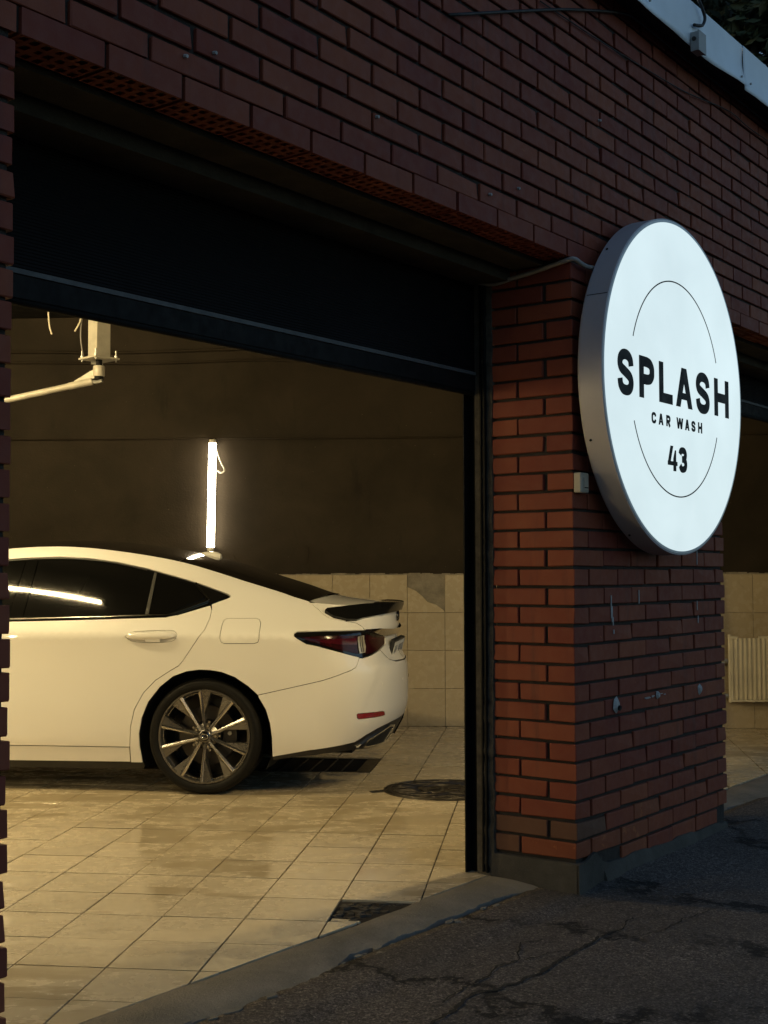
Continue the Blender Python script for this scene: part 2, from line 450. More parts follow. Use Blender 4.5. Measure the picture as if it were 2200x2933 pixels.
# ------------------------------------------------------------------ ground
def ground_z(u, n):
    from mathutils import noise as mn
    p = FW(u, n); z = -.030
    if -5 < u < 5 and -2 < n < 5:
        z += .012*mn.noise(p*1.3)+.005*mn.noise(p*6.)+.0022*mn.noise(p*19.)
        if n < .45 and -.15 < u < 1.8:      # the made-up edge against the pillar
            k = max(0, 1-max(n, 0)/.45); z += .030*k*k*min(1, (u+.15)/.3)
            z = min(z, .02)
        if n < .02 and (u < 0 or u > PIL_W): z = -.0175+.3*(z+.03)
        if n < -.22: z = -.25
    return z
def ground():
    def axis(a, b, step, far):
        l = []; x = a
        while x <= b: l.append(x); x += step
        s = step; x = b
        while x < far: s *= 1.5; x += s; l.append(x)
        s = step; x = a; pre = []
        while x > -far: s *= 1.5; x -= s; pre.append(x)
        return pre[::-1]+l
    us = axis(-3.4, 3.2, .045, 160); ns = axis(-.45, 2.4, .045, 160)
    mb = MB(); idx = {}
    for i, u in enumerate(us):
        for j, n in enumerate(ns):
            p = FW(u, n); z = ground_z(u, n)
            idx[i, j] = len(mb.v); mb.v.append(tuple(p+Vector((0, 0, z))))
    for i in range(len(us)-1):
        for j in range(len(ns)-1):
            mb.f.append((idx[i, j], idx[i, j+1], idx[i+1, j+1], idx[i+1, j]))
    o = mb.build("ground", M['asphalt'], None, True)
    tag(o, "dark cracked asphalt yard outside the wash bays", None, None, 'structure')
    # cracks: flat ragged strips laid on top, near-black colour standing for shade inside
    r = random.Random(17)
    def crack(path, w):
        pts = []
        for (a, b), (c, d) in zip(path, path[1:]):
            k = max(2, int(math.hypot(c-a, d-b)/.016))
            for q in range(k): pts.append((a+(c-a)*q/k, b+(d-b)*q/k))
        mb = MB(); m = len(pts); jit = 0; prev = None
        for q, (a, b) in enumerate(pts):
            jit = jit*.82+r.uniform(-.007, .007); t = q/(m-1)
            ww = w*(.35+.65*math.sin(PI*min(1, .08+t*.95)))*r.uniform(.35, 1.35)*(1.6 if r.random() < .1 else 1)
            b += jit
            row = [(a-ww*.3, b-ww), (a, b-ww*.3), (a+ww*.3, b+ww*.8)]
            c0 = len(mb.v)
            mb.v += [tuple(FW(x, y, ground_z(x, y)+.0032)) for x, y in row]
            if prev is not None: mb.f += [(prev, c0, c0+1, prev+1), (prev+1, c0+1, c0+2, prev+2)]
            prev = c0
        c_ = mb.build("crack", M['void'], o, False, True); c_['kind'] = 'stuff'
    crack([(-1.60, .352), (-1.497, .341), (-1.371, .328), (-1.242, .299), (-1.169, .336), (-1.046, .347), (-.92, .374), (-.80, .352), (-.688, .349), (-.47, .340), (-.282, .341), (-.12, .30)], .009)
    crack([(-1.35, .275), (-1.198, .252), (-1.054, .25), (-.93, .236), (-.847, .241), (-.807, .271), (-.698, .302), (-.583, .352)], .005)
    crack([(-.847, .241), (-.78, .20), (-.74, .178), (-.681, .157), (-.57, .204)], .004)
    crack([(-1.169, .336), (-1.12, .42), (-1.15, .50), (-1.08, .58)], .004)
    crack([(-.596, .86), (-.59, .90), (-.565, .966), (-.50, 1.05)], .005)
    crack([(-.47, .34), (-.40, .42), (-.25, .47), (-.05, .46), (.2, .52)], .004)
ground()

def wavy(a, b, n, seed, amp):
    r = random.Random(seed); out = []
    ph = [r.uniform(0, 6) for _ in range(5)]
    for i in range(n+1):
        x = a+(b-a)*i/n
        y = sum(amp/(k+1)*sin(x*(3.1+5.3*k)+ph[k]) for k in range(5))+r.uniform(-.25, .25)*amp
        out.append((x, y))
    return out
def threshold(u0, u1, seed, label):
    root = thing("threshold", label, None, CU, FRZ, None, 'structure')
    outer = wavy(u0, u1, 110, seed, .026); inner = wavy(u0, u1, 110, seed+3, .007)
    mb = MB()
    rows = []
    for (x, a), (_, b) in zip(outer, inner):
        yo, yi = .195+a, .405+b                     # y runs into the building
        prof = [(yo-.006, -.05), (yo, -.0185), (yo+.035, -.011), ((yo+yi)/2, -.003), (yi-.012, -.001), (yi, -.006), (yi+.002, -.03)]
        rows.append([(x, y, z) for y, z in prof])
    k = len(rows[0])
    for r in rows: mb.v += r
    for i in range(len(rows)-1):
        for j in range(k-1):
            a = i*k+j; mb.f.append((a, a+k, a+k+1, a+1))
    mb.build("concrete_strip", M['concrete'], root, 40)
    # crumbs of broken concrete along the asphalt edge
    r = random.Random(seed); cr = MB()
    for _ in range(26):
        x = r.uniform(u0+.05, u1-.05); y = .180+r.uniform(-.03, .03); s = r.uniform(.005, .018)
        n = r.randint(4, 6); poly = [(x+s*r.uniform(.7, 1.5)*1.6*cos(2*PI*i/n), y+s*r.uniform(.6, 1.1)*sin(2*PI*i/n)) for i in range(n)]
        cr.prism(poly, -.04, -.0145+r.uniform(-.003, .0015))
    o = cr.build("broken_edge", M['concrete'], root); o['kind'] = 'stuff'
threshold(OPEN_L-.05, -.005, 5, "worn grey concrete threshold strip in front of the tiled bay floor")
threshold(PIL_W+.005, OPEN2, 9, "shadowed concrete threshold strip right of the brick pillar")

# ------------------------------------------------------------------ tiled bay floor
def floor():
    pf = [tuple(FW(u, n).xy) for u, n in ((-12.5, -.40), (5.9, -.40))]
    slab = MB().prism([pf[0], pf[1], tuple(WW(4.0, .15).xy), tuple(WW(-9, .15).xy)], -.16, -.008)
    root = slab.build("floor", M['grout'])
    tag(root, "wet cream tiled floor of the wash bay", None, None, 'structure')
    me_full = bevelled_box(TS-.006, TS-.006, .02, .0005, "floor_tile", M['ftile'])
    todo = []
    a, b = DN.x, DN.y; c = DN.dot(CU)-.404
    for i in range(-24, 16):
        for j in range(-16, 19):
            if (i, j) == (1, -1): continue                       # the missing tile by the threshold
            if i <= -1 and j in (10, 11): continue               # drain channel
            p = [G0+BX*(i*TS+dx)+BY*(j*TS+dy) for dx, dy in ((.003, .003), (TS-.003, .003), (TS-.003, TS-.003), (.003, TS-.003))]
            cc = sum(p, Vector())/4
            # stop at the back wall
            if max((q-W0).dot(WY) for q in p) > .33 or (cc-W0).dot(WX) > 3.9 or (cc-W0).dot(WX) < -7: continue
            poly = clip([tuple(q.xy) for q in p], a, b, c)
            poly = clip(poly, WY.x, WY.y, WY.dot(W0)-.003) if len(poly) > 2 else poly
            if len(poly) < 3: continue
            ar = abs(sum(poly[k][0]*poly[(k+1) % len(poly)][1]-poly[(k+1) % len(poly)][0]*poly[k][1] for k in range(len(poly))))/2
            if ar < .0015: continue
            vis = any(in_view((q.x, q.y, 0), .01) for q in p+[cc])
            todo.append((0 if vis else 1, cc.length, i, j, poly, ar, cc))
    todo.sort(key=lambda t: t[:2])
    rest = MB()
    for k, (hid, dist, i, j, poly, ar, cc) in enumerate(todo):
        dz = RND.uniform(-.0008, .0008)
        if hid or k >= 296:
            rest.prism(poly, -.02, dz*.5); continue
        if ar > .0875:
            o = link("floor_tile", me_full, root)
            p = G0+BX*(i*TS+.003)+BY*(j*TS+.003)
            o.location = (p.x, p.y, -.02+dz)
            o.rotation_euler = (RND.uniform(-.0022, .0022), RND.uniform(-.0022, .0022), -BE)
        else:
            MB().prism(poly, -.02, dz*.5).build("floor_tile", M['ftile'], root)
    o = rest.build("floor_tile", M['ftile'], root); o['kind'] = 'stuff'
    # rubble in the hole of the missing tile
    r = random.Random(3); mb = MB()
    for _ in range(90):
        x = TS*(1+r.uniform(.04, .95)); y = TS*(-1+r.uniform(.03, .97))
        p = G0+BX*x+BY*y
        if (p-CU).dot(DN) > -.42: continue
        s = r.uniform(.004, .02); n = r.randint(4, 6)
        mb.prism([(p.x+s*r.uniform(.6, 1.5)*cos(2*PI*q/n), p.y+s*r.uniform(.5, 1.2)*sin(2*PI*q/n)) for q in range(n)], -.02, -.008+s*r.uniform(.2, .6))
    o = mb.build("rubble", M['rubble'], root); o['kind'] = 'stuff'
    tile = [tuple((G0+BX*(x*TS)+BY*(y*TS)).xy) for x, y in ((1.03, -.97), (1.45, -.98), (1.25, -.88), (1.03, -.86))]
    MB().prism(clip(tile, a, b, c), -.02, -.001).build("floor_tile", M['ftile'], root)
floor()

# ------------------------------------------------------------------ rooms behind the street front
def rooms():
    bw = thing("back_wall", "dark painted back wall with a band of beige tiles below", None, W0, -GA, None, 'structure')
    MB().box(-9, 4.3, .016, .30, -.1, 3.4).build("painted_plaster", M['wallpaint'], bw)
    MB().box(-7, 4.2, .010, .0155, 0, 1.219).build("plaster_bed", M['plaster'], bw)
    me = bevelled_box(TS-.003, .0095, TS-.003, .001, "wall_tile", M['wtile'])
    for i in range(-14, 12):
        for k in range(4):
            if (i, k) == (0, 3): continue                       # broken tile, built below
            o = link("wall_tile", me, bw)
            o.location = (i*TS+.003, RND.uniform(-.0008, .0005), k*TS+.002)
            o.rotation_euler = (RND.uniform(-.003, .003), 0, RND.uniform(-.003, .003))
    z = 3*TS
    pc = [(.003, z+.002), (.300, z+.002), (.300, z+.012), (.28, z+.030), (.235, z+.062), (.165, z+.085), (.12, z+.135), (.07, z+.175), (.003, z+.205)]
    mx = Matrix(((1, 0, 0, 0), (0, 0, -1, .0095), (0, 1, 0, 0), (0, 0, 0, 1)))
    MB().prism(pc, .0, .0095, mx).build("wall_tile", M['wtile'], bw)
    # broken lip of plaster along the top of the tiles
    r = random.Random(8); mb = MB()
    for i in range(150):
        x = -4.2+r.random()*7.5; l = r.uniform(.02, .09)
        mb.box(x, x+l, r.uniform(.0, .006), .02, 1.2125, 1.2125+r.uniform(.004, .016))
    o = mb.build("plaster_crumbs", M['plaster'], bw); o['kind'] = 'stuff'
    # flaked paint beside the lamp: raised ragged edges
    def ragged(cx, cz, w, h, seed, t):
        r = random.Random(seed); n = 14
        return MB().prism([(cx+w*cos(2*PI*k/n)*r.uniform(.45, 1.1), cz+h*sin(2*PI*k/n)*r.uniform(.45, 1.1)) for k in range(n)], -t, .004, Matrix(((1, 0, 0, 0), (0, 0, 1, .016), (0, 1, 0, 0), (0, 0, 0, 1))))
    mb = MB()
    for cx, cz, w, h, sd in ((-.87, 1.445, .085, .020, 1), (-.825, 1.40, .028, .075, 2), (-.84, 1.32, .04, .022, 5), (-1.42, 1.33, .03, .05, 6), (-2.95, 1.5, .012, .09, 7)):
        q = ragged(cx, cz, w, h, sd, .006); mb.add(q.v, q.f)
    mb.build("flaked_paint", M['wallpaint'], bw, False, True)
    # street front from inside, other walls, ceiling
    poly = [tuple(FW(-12.5, -.2).xy), tuple(FW(6.1, -.2).xy), tuple(WW(4.1, .2).xy), tuple(WW(-9, .2).xy)]
    tag(MB().prism(poly, CEIL, CEIL+.16).build("ceiling", M['ceiling']), "near-black painted ceiling of the wash bay", None, None, 'structure')
    tag(MB().prism([tuple(FW(-12.5, 0.002).xy), tuple(FW(6.4, .002).xy), tuple(WW(4.2, .4).xy), tuple(WW(-9, .4).xy)], 3.76, 3.85).build("roof", M['dark_board']), "flat dark roof over the wash bays", None, None, 'structure')
    a, b = WW(-6.0, .2), FW(-9.5, -.3)
    d = (b-a); nrm = Vector((-d.y, d.x, 0)).normalized()*.2
    tag(MB().prism([tuple((a).xy), tuple(b.xy), tuple((b-nrm).xy), tuple((a-nrm).xy)], -.1, CEIL).build("side_wall", M['wallpaint']), "dark side wall at the far end of the wash bay", None, None, 'structure')
rooms()

# ------------------------------------------------------------------ brickwork
BL, BH, BD = .250, .065, .120
def place_brick(parent, u, k, l=BL, d=BD, y=0., mat='brick', jit=True, z=None):
    me = bevelled_box(l, d, BH, .0028, "brick", M[mat], RND.randrange(6) if l > .1 else 0)
    o = link("brick", me, parent)
    o.location = (u, y+(RND.uniform(-.0025, .0025) if jit else 0), Z00+PITCH*k if z is None else z)
    if jit: o.rotation_euler = (RND.uniform(-.006, .006), RND.uniform(-.003, .003), RND.uniform(-.006, .006))
    return o
def holed_brick():
    """perforated brick seen from below"""
    mb = MB(); l, d, h = BL, BD, BH
    mb.add([(0, 0, 0), (l, 0, 0), (l, 0, h), (0, 0, h)], [(0, 1, 2, 3)])
    mb.add([(0, d, 0), (0, d, h), (l, d, h), (l, d, 0)], [(0, 1, 2, 3)])
    mb.add([(0, 0, 0), (0, 0, h), (0, d, h), (0, d, 0)], [(0, 1, 2, 3)])
    mb.add([(l, 0, 0), (l, d, 0), (l, d, h), (l, 0, h)], [(0, 1, 2, 3)])
    mb.add([(0, 0, h), (l, 0, h), (l, d, h), (0, d, h)], [(0, 1, 2, 3)])
    nx, ny = 7, 3; cw, ch = l/nx, d/ny
    for i in range(nx):
        for j in range(ny):
            x0, x1, y0, y1 = i*cw, (i+1)*cw, j*ch, (j+1)*ch
            a = .008 if (i+j) % 3 else .013
            ix0, ix1, iy0, iy1 = x0+a, x1-.007, y0+.009, y1-a*.8
            vs = [(x0, y0, 0), (x1, y0, 0), (x1, y1, 0), (x0, y1, 0), (ix0, iy0, 0), (ix1, iy0, 0), (ix1, iy1, 0), (ix0, iy1, 0),
                  (ix0, iy0, .05), (ix1, iy0, .05), (ix1, iy1, .05), (ix0, iy1, .05)]
            fs = [(0, 4, 5, 1), (1, 5, 6, 2), (2, 6, 7, 3), (3, 7, 4, 0), (4, 8, 9, 5), (5, 9, 10, 6), (6, 10, 11, 7), (7, 11, 8, 4), (8, 11, 10, 9)]
            mb.add(vs, fs)
    return mb.mesh("perforated_brick", M['brick'])
def upper_wall():
    root = thing("brick_wall", "upper dark red brick wall spanning above both bay openings", "wall", CU, FRZ)
    MB().box(-12.5, 6.4, .013, .112, LINT+.006, 3.72).build("mortar", M['mortar'], root)
    MB().box(-12.5, 6.4, .14, .38, LINT+.004, 3.72).build("inner_wall", M['mortar'], root)
    holed = holed_brick(); mass = MB(); single = []
    for k in range(32, 48):
        ph = -.2965+.006 if k % 2 == 0 else -.1527+.006
        ph += .04 if (k > 33 and k % 2 == 0) else (.035 if k > 33 else 0)
        for i in range(-46, 28):
            u = ph+i*.2648; z = Z00+PITCH*k
            if k == 32: z = LINT
            vis = any(in_view(FW(u+a, 0, z+b), -.002) for a in (0, .125, .25) for b in (0, .065))
            single.append((0 if vis else 1, FW(u+.12, 0, z).length, u, k, z))
    single.sort()
    for n, (hid, dist, u, k, z) in enumerate(single):
        cut = RND.random()
        if hid or n >= 298:
            if -11 < u < 6.8: mass.box(u, u+BL, 0, .11, z, z+BH)
            continue
        if k == 32:
            o = link("brick", holed, root)
            o.location = (u, RND.uniform(-.002, .002), z+RND.uniform(-.002, .002)); continue
        if cut < .04:                                   # now and then two cut halves
            place_brick(root, u, k, .119, z=z); place_brick(root, u+.127, k, .123, z=z)
        else: place_brick(root, u, k, z=z)
    o = mass.build("brick", M['brick_mass'], root); o['kind'] = 'stuff'
    # nail stubs and plugs left in the bricks
    for u, z in ((-2.15, 2.62), (-2.04, 2.665), (-1.30, 2.70), (-.62, 2.61), (-.42, 2.68), (.25, 3.13)):
        mb = MB().tube([(u, -.001, z), (u, -.012, z-.002)], [.006, .005], 6); mb.build("plug", M['dab'], root)
upper_wall()
def pillar():
    root = thing("brick_pillar", "dark red brick pillar between the two bay openings", "pillar", CU, FRZ)
    MB().box(.0125, PIL_W-.0125, .0125, .3675, -.1, LINT).build("mortar", M['mortar'], root)
    for k in range(0, 33):
        z = Z00+PITCH*k
        if z+BH > LINT+.02: break
        A = k % 2 == 1
        m = lambda p=.0: 'brick'
        low = k < 3
        if k == 0:                                       # below the corner render only the right end shows
            for u, l in ((.40, .236), (.648, .25), (.91, .25), (1.172, .25)): place_brick(root, u, k, l, mat='raw' if u < .5 else 'brick')
            continue
        if A:
            place_brick(root, 0, k, .12, .25, mat='raw' if k == 1 else 'brick')
            place_brick(root, 0, k, .25, .121, .259, mat='dusty' if k in (1, ) else 'brick')
            u = .132
            while u < PIL_W-.14: place_brick(root, u, k, BL, mat='raw' if (k == 1 and u < .5) else 'brick'); u += .262
            place_brick(root, u, k, PIL_W-u, .25)
        else:
            place_brick(root, 0, k, .25, .12, mat='dusty' if k == 2 else 'brick')
            place_brick(root, 0, k, .12, .246, .134, mat='dusty' if k in (2, ) else 'brick')
            u = .262
            while u < PIL_W-.26: place_brick(root, u, k, BL, mat='raw' if (k == 2 and .4 < u < .6) else 'brick'); u += .262
            place_brick(root, u, k, PIL_W-u, .12)
        if A: place_brick(root, PIL_W-.12, k, .12, .121, .259, 'brick', False)
        else: place_brick(root, PIL_W-.12, k, .12, .246, .134, 'brick', False)
    # rendered plinth: block at the corner, low skirting along the street side
    def slope(u0, u1, z0, z1, out0, out1, n=14, seed=1):
        r = random.Random(seed); mb = MB(); rows = []
        for i in range(n+1):
            t = i/n; u = u0+(u1-u0)*t; zt = z0+(z1-z0)*t+r.uniform(-.006, .006); o_ = out0+(out1-out0)*t
            rows.append([(u, .06, zt), (u, -.006, zt-.004), (u, -.012-o_*.25, zt*.55), (u, -.02-o_, -.06)])
        for q in rows: mb.v += q
        for i in range(n):
            for j in range(3): mb.f.append((i*4+j, i*4+4+j, i*4+5+j, i*4+1+j)[::-1])
        mb.f.append((0, 1, 2, 3)); mb.f.append(tuple(4*n+j for j in (3, 2, 1, 0)))
        return mb
    mb = MB(); mb.prism([(-.012, -.012), (.19, -.012), (.19, .30), (.19, .392), (-.012, .392)], -.1, .094)
    mb.build("plinth", M['base'], root)
    MB().prism([(-.012, .094), (.05, .097), (.09, .112), (.13, .122), (.150, .104), (.19, .075), (.24, .06), (.24, -.05), (-.012, -.05)], .004, .016, Matrix(((1, 0, 0, 0), (0, 0, -1, 0), (0, 1, 0, 0), (0, 0, 0, 1)))).build("plinth_render", M['base'], root, False, True)
    slope(.20, PIL_W-.04, .062, .030, .03, .015, 26, 4).build("skirting", M['base'], root, 30, True)
    # dabs of white sealant and drips on the street face
    r = random.Random(4)
    mb = MB()
    for u, z, s in ((.347, .688, .030), (.752, .6965, .016), (1.216, .688, .022)):
        n = 14
        ring = [(u+s*cos(2*PI*i/n)*r.uniform(.75, 1.05), z+s*1.15*sin(2*PI*i/n)*r.uniform(.8, 1.1)) for i in range(n)]
        c = len(mb.v)
        mb.v += [(x, -.0035, y) for x, y in ring]+[(u+(x-u)*.55, -.014, z+(y-z)*.55) for x, y in ring]
        mb.f += [(c+i, c+(i+1) % n, c+n+(i+1) % n, c+n+i) for i in range(n)]+[tuple(c+n+i for i in range(n))]
    def run(pts, w):
        for (x, y), (x2, y2) in zip(pts, pts[1:]):
            mb.box(min(x, x2)-w*.5, max(x, x2)+w*.5, -.0042, -.0015, min(y, y2)-w*.5, max(y, y2)+w*.5)
    for _ in range(11):
        x = .56+r.random()*.55; run([(x, .692+.02*(x-.6)+r.uniform(-.004, .004)), (x+r.uniform(.005, .03), .692+.02*(x-.6)+r.uniform(-.004, .004))], r.uniform(.0015, .004))
    for x, z, l in ((.315, 1.05, .09), (.322, 1.035, .06), (.33, 1.02, .03), (.58, 1.105, .055), (1.21, 1.275, .06), (1.205, 1.06, .04), (1.215, 1.0, .03), (.335, .985, .012)):
        run([(x, z), (x+r.uniform(-.002, .002), z+l)], r.uniform(.003, .006))
    o = mb.build("sealant_dab", M['dab'], root, False, True)
    MB().tube([(.352, -.013, .676), (.352, -.022, .673)], .011, 10).build("hole_shade_stub", M['void'], root)  # black stub on the dab, its colour standing for the shade in a hole
pillar()
def left_pier():
    root = thing("brick_pier", "dark red brick edge standing at the left side of the opening", "pillar", CU, FRZ)
    MB().box(-12.5, OPEN_L-.0125, .0125, .38, -.1, LINT).build("mortar", M['mortar'], root)
    mass = MB()
    for k in range(0, 33):
        z = Z00+PITCH*k
        if z+BH > LINT+.02: break
        l = .25 if k % 2 else .12
        place_brick(root, OPEN_L-l+RND.uniform(-.006, .004), k, l, .25 if k % 2 == 0 else .12)
        u = OPEN_L-l-J-BL
        for q in range(3):
            mass.box(u, u+BL, 0, .11, z, z+BH); u -= .262
    o = mass.build("brick", M['brick_mass'], root); o['kind'] = 'stuff'
left_pier()
def far_pier():
    root = thing("brick_pier", "brick pier at the far side of the second opening", "pillar", CU, FRZ)
    MB().box(OPEN2+.0125, 6.4, .0125, .38, -.1, LINT).build("mortar", M['mortar'], root)
    mass = MB()
    for k in range(0, 32):
        z = Z00+PITCH*k; u = OPEN2 if k % 2 else OPEN2+.13
        if k % 2 == 0: mass.box(OPEN2, OPEN2+.118, 0, .25, z, z+BH)
        for q in range(6): mass.box(u, u+BL, 0, .12, z, z+BH); u += .262
    o = mass.build("brick", M['brick_mass'], root); o['kind'] = 'stuff'
far_pier()

# concrete lintels behind the brick course
def lintel(u0, u1, label):
    root = thing("lintel_beam", label, "beam", CU, FRZ)
    MB().box(u0, u1, .132, .27, LINT-.016, LINT+.003).build("front_beam", M['beam'], root)
    MB().box(u0, u1, .285, .45, LINT-.06, LINT+.003).build("rear_beam", M['beam'], root)
lintel(OPEN_L, -.001, "stained concrete lintel over the first opening")
lintel(PIL_W+.001, OPEN2, "stained concrete lintel over the opening right of the pillar")

# ------------------------------------------------------------------ sectional doors, half open
def bay_door(u0, u1, zb, label):
    root = thing("overhead_door", label, "door", CU, FRZ)
    y0 = .45
    def slat(za, zc, name="door_panel"):
        mb = MB(); n = max(3, int((zc-za)/.0095)); rows = []
        for i in range(n+1):
            z = za+(zc-za)*i/n
            rows += [(z, y0+.010), (z+.003, y0+.0082)] if i < n else [(z, y0+.010)]
        k = len(rows)
        mb.v = [(u0, y, z) for z, y in rows]+[(u1, y, z) for z, y in rows]
        mb.f = [(i, k+i, k+i+1, i+1) for i in range(k-1)]
        b = len(mb.v)
        mb.v += [(u0, y0+.045, za), (u1, y0+.045, za), (u1, y0+.045, zc), (u0, y0+.045, zc)]
        mb.f += [(b, b+3, b+2, b+1), (0, b, b+1, k), (k-1, 2*k-1, b+2, b+3)]
        mb.build(name, M['shutter'], root)
    z = zb+.098
    while z < LINT:
        slat(z, min(z+.42, LINT+.02)-.005); z += .42
    MB().box(u0, u1, y0-.003, y0+.03, zb+.080, zb+.094).build("grey_strip", M['shutter_trim'], root)
    MB().box(u0, u1, y0+.002, y0+.045, zb+.014, zb+.078).build("bottom_rail", M['steel_black'], root)
    mb = MB(); mb.tube([(u0, y0+.018, zb+.008), (u1, y0+.018, zb+.008)], .013, 10)
    mb.build("rubber_seal", M['rubber'], root, True)
    for s, u in ((1, u0), (-1, u1)):
        g = MB()
        a, b = (u-.030, u+.022) if s > 0 else (u-.022, u+.030)
        g.box(a, b, y0+.05, y0+.056, .0, LINT)
        c = a if s > 0 else b-.006
        g.box(c, c+.006, y0-.045, y0+.05, .0, LINT)
        d = (u+.002, b) if s > 0 else (a, u-.002)
        g.box(d[0], d[1], y0-.051, y0-.045, .012, LINT)
        g.box(d[0]+.006, d[1]-.004, y0-.030, y0-.024, .012, LINT)
        g.build("guide_rail", M['steel_black'], root)
    return root
bay_door(OPEN_L+.0, -.004, 1.985, "black overhead door half raised above the white car")
bay_door(PIL_W+.004, OPEN2, 2.19, "black overhead door raised high right of the pillar")
# frame between rail and brick, with crumbling filler
for u, s, lb in ((0, 1, "rough filler strip between door rail and the pillar's lit side"), (PIL_W, -1, "rough filler strip at the pillar's right side behind bricks")):
    r = random.Random(int(u*10)+2); mb = MB(); n = 110
    prev = None
    for i in range(n+1):
        z = LINT*i/n; a = r.uniform(.003, .013)*(1.5 if z < .7 else 1); b = .368+r.uniform(0, .006)
        row = [(u-s*-.02, b, z), (u-s*a*.7, b+.004, z), (u-s*a, b+.03, z), (u-s*.012, .455, z)]
        c = len(mb.v); mb.v += row
        if prev is not None: mb.f += [(prev+j, prev+j+1, c+j+1, c+j) for j in range(3)]
        prev = c
    o = mb.build("jamb_filler", M['filler'], None, 40, True); o.location = CU; o.rotation_euler = (0, 0, FRZ)
    tag(o, lb, "filler")

# ------------------------------------------------------------------ eaves: soffit board and sheet-metal fascia
def eaves():
    sof = MB().box(-12.5, 6.4, -.100, .001, 3.705, 3.722).build("eaves_soffit", M['dark_board'])
    sof.location = CU; sof.rotation_euler = (0, 0, FRZ); tag(sof, "dark boarded soffit under the eaves", "soffit")
    root = thing("fascia", "pale blue grey sheet metal fascia along the roof edge", "fascia", CU, FRZ)
    for n, (a, b) in enumerate(((-5.2, -.95), (-.95, 1.60), (1.597, 4.2), (4.2, 6.6))):
        r = random.Random(n+3); mb = MB(); nu = 60; nz = 8; ph = r.uniform(0, 6)
        for i in range(nu+1):
            u = a+(b-a)*i/nu
            for j in range(nz+1):
                t = j/nz
                zb = 3.652+.010*sin(u*3.1+ph)+.006*sin(u*8.3+ph)+r.uniform(-.001, .001)
                if n == 2 and i < 3: zb -= .012*(3-i)/3
                z = zb+(3.868-zb)*t
                y = -.118-.012*(1-t)**2*(1+.7*sin(u*4+ph))-.008*sin(u*5.2+ph*2)*sin(t*3.1)-(.003 if n == 2 else 0)
                mb.v.append((u, y, z))
            mb.v.append((u, -.09, 3.876))
        k = nz+2
        for i in range(nu):
            for j in range(k-1): mb.f.append((i*k+j, (i+1)*k+j, (i+1)*k+j+1, i*k+j+1))
        o = mb.build("fascia_panel", M['fascia'], root, 40)
        md = o.modifiers.new("thickness", 'SOLIDIFY'); md.thickness = .002
    for u in (-.3, .48, 1.54, 1.66, 2.5):
        MB().tube([(u, -.130, 3.69), (u, -.138, 3.69)], .006, 8).build("screw", M['grey_box'], root)
    b = thing("junction_box", "small grey junction box fixed on the sheet metal fascia", "junction box", FW(.962, .128, 3.66), FRZ)
    MB().box(-.038, .038, -.034, .0, -.045, .043).build("box_body", M['grey_box'], b)
    MB().box(-.041, .041, -.042, -.0345, -.048, .046).build("lid", M['grey_box'], b)
    MB().tube([(-.038, -.017, .010), (-.043, -.017, .010)], .010, 12).build("knockout", M['dark_board'], b)
    pts = [(.03, .10, .42), (.034, .03, .30), (.036, -.012, .217), (.075, -.02, .165), (.083, -.02, .140), (.06, -.02, .108), (.028, -.02, .092), (-.025, -.012, .080)]
    o = MB().tube(spline(pts, 6), .0075, 8).build("black_cable", M['cable'], None, True)
    o.location = FW(.962, .128, 3.66); o.rotation_euler = (0, 0, FRZ)
    tag(o, "short black cable hooking down over the fascia above the box", "cable")
    pts = [(-.9, 3.17), (-.3, 3.40), (.0, 3.51), (.45, 3.655), (.62, 3.676), (1.0, 3.672), (1.6, 3.674), (2.6, 3.672)]
    o = MB().tube(spline([(u, -.016, z) for u, z in pts], 5), .006, 6).build("wall_cable", M['cable'], None, True)
    o.location = CU; o.rotation_euler = (0, 0, FRZ); tag(o, "thick black cable climbing the brick wall to the eaves", "cable")
    pts = [(-.25, 3.456), (.3, 3.47), (.93, 3.503), (1.2, 3.525), (1.69, 3.585), (2.0, 3.575), (2.7, 3.60)]
    o = MB().tube(spline([(u, -.010, z) for u, z in pts], 5), .003, 6).build("wall_cable", M['cable'], None, True)
    o.location = CU; o.rotation_euler = (0, 0, FRZ); tag(o, "thin sagging cable lying across the top brick courses", "cable")
def spline(pts, n=6, closed=False):
    P = [Vector(p) for p in pts]; out = []; k = len(P)
    for i in range(k if closed else k-1):
        p0 = P[i-1] if (closed or i > 0) else P[0]; p1 = P[i]; p2 = P[(i+1) % k]; p3 = P[(i+2) % k] if (closed or i+2 < k) else P[-1]
        for j in range(n):
            t = j/n
            out.append(.5*((2*p1)+(-p0+p2)*t+(2*p0-5*p1+4*p2-p3)*t*t+(-p0+3*p1-3*p2+p3)*t**3))
    if not closed: out.append(P[-1])
    return out
eaves()

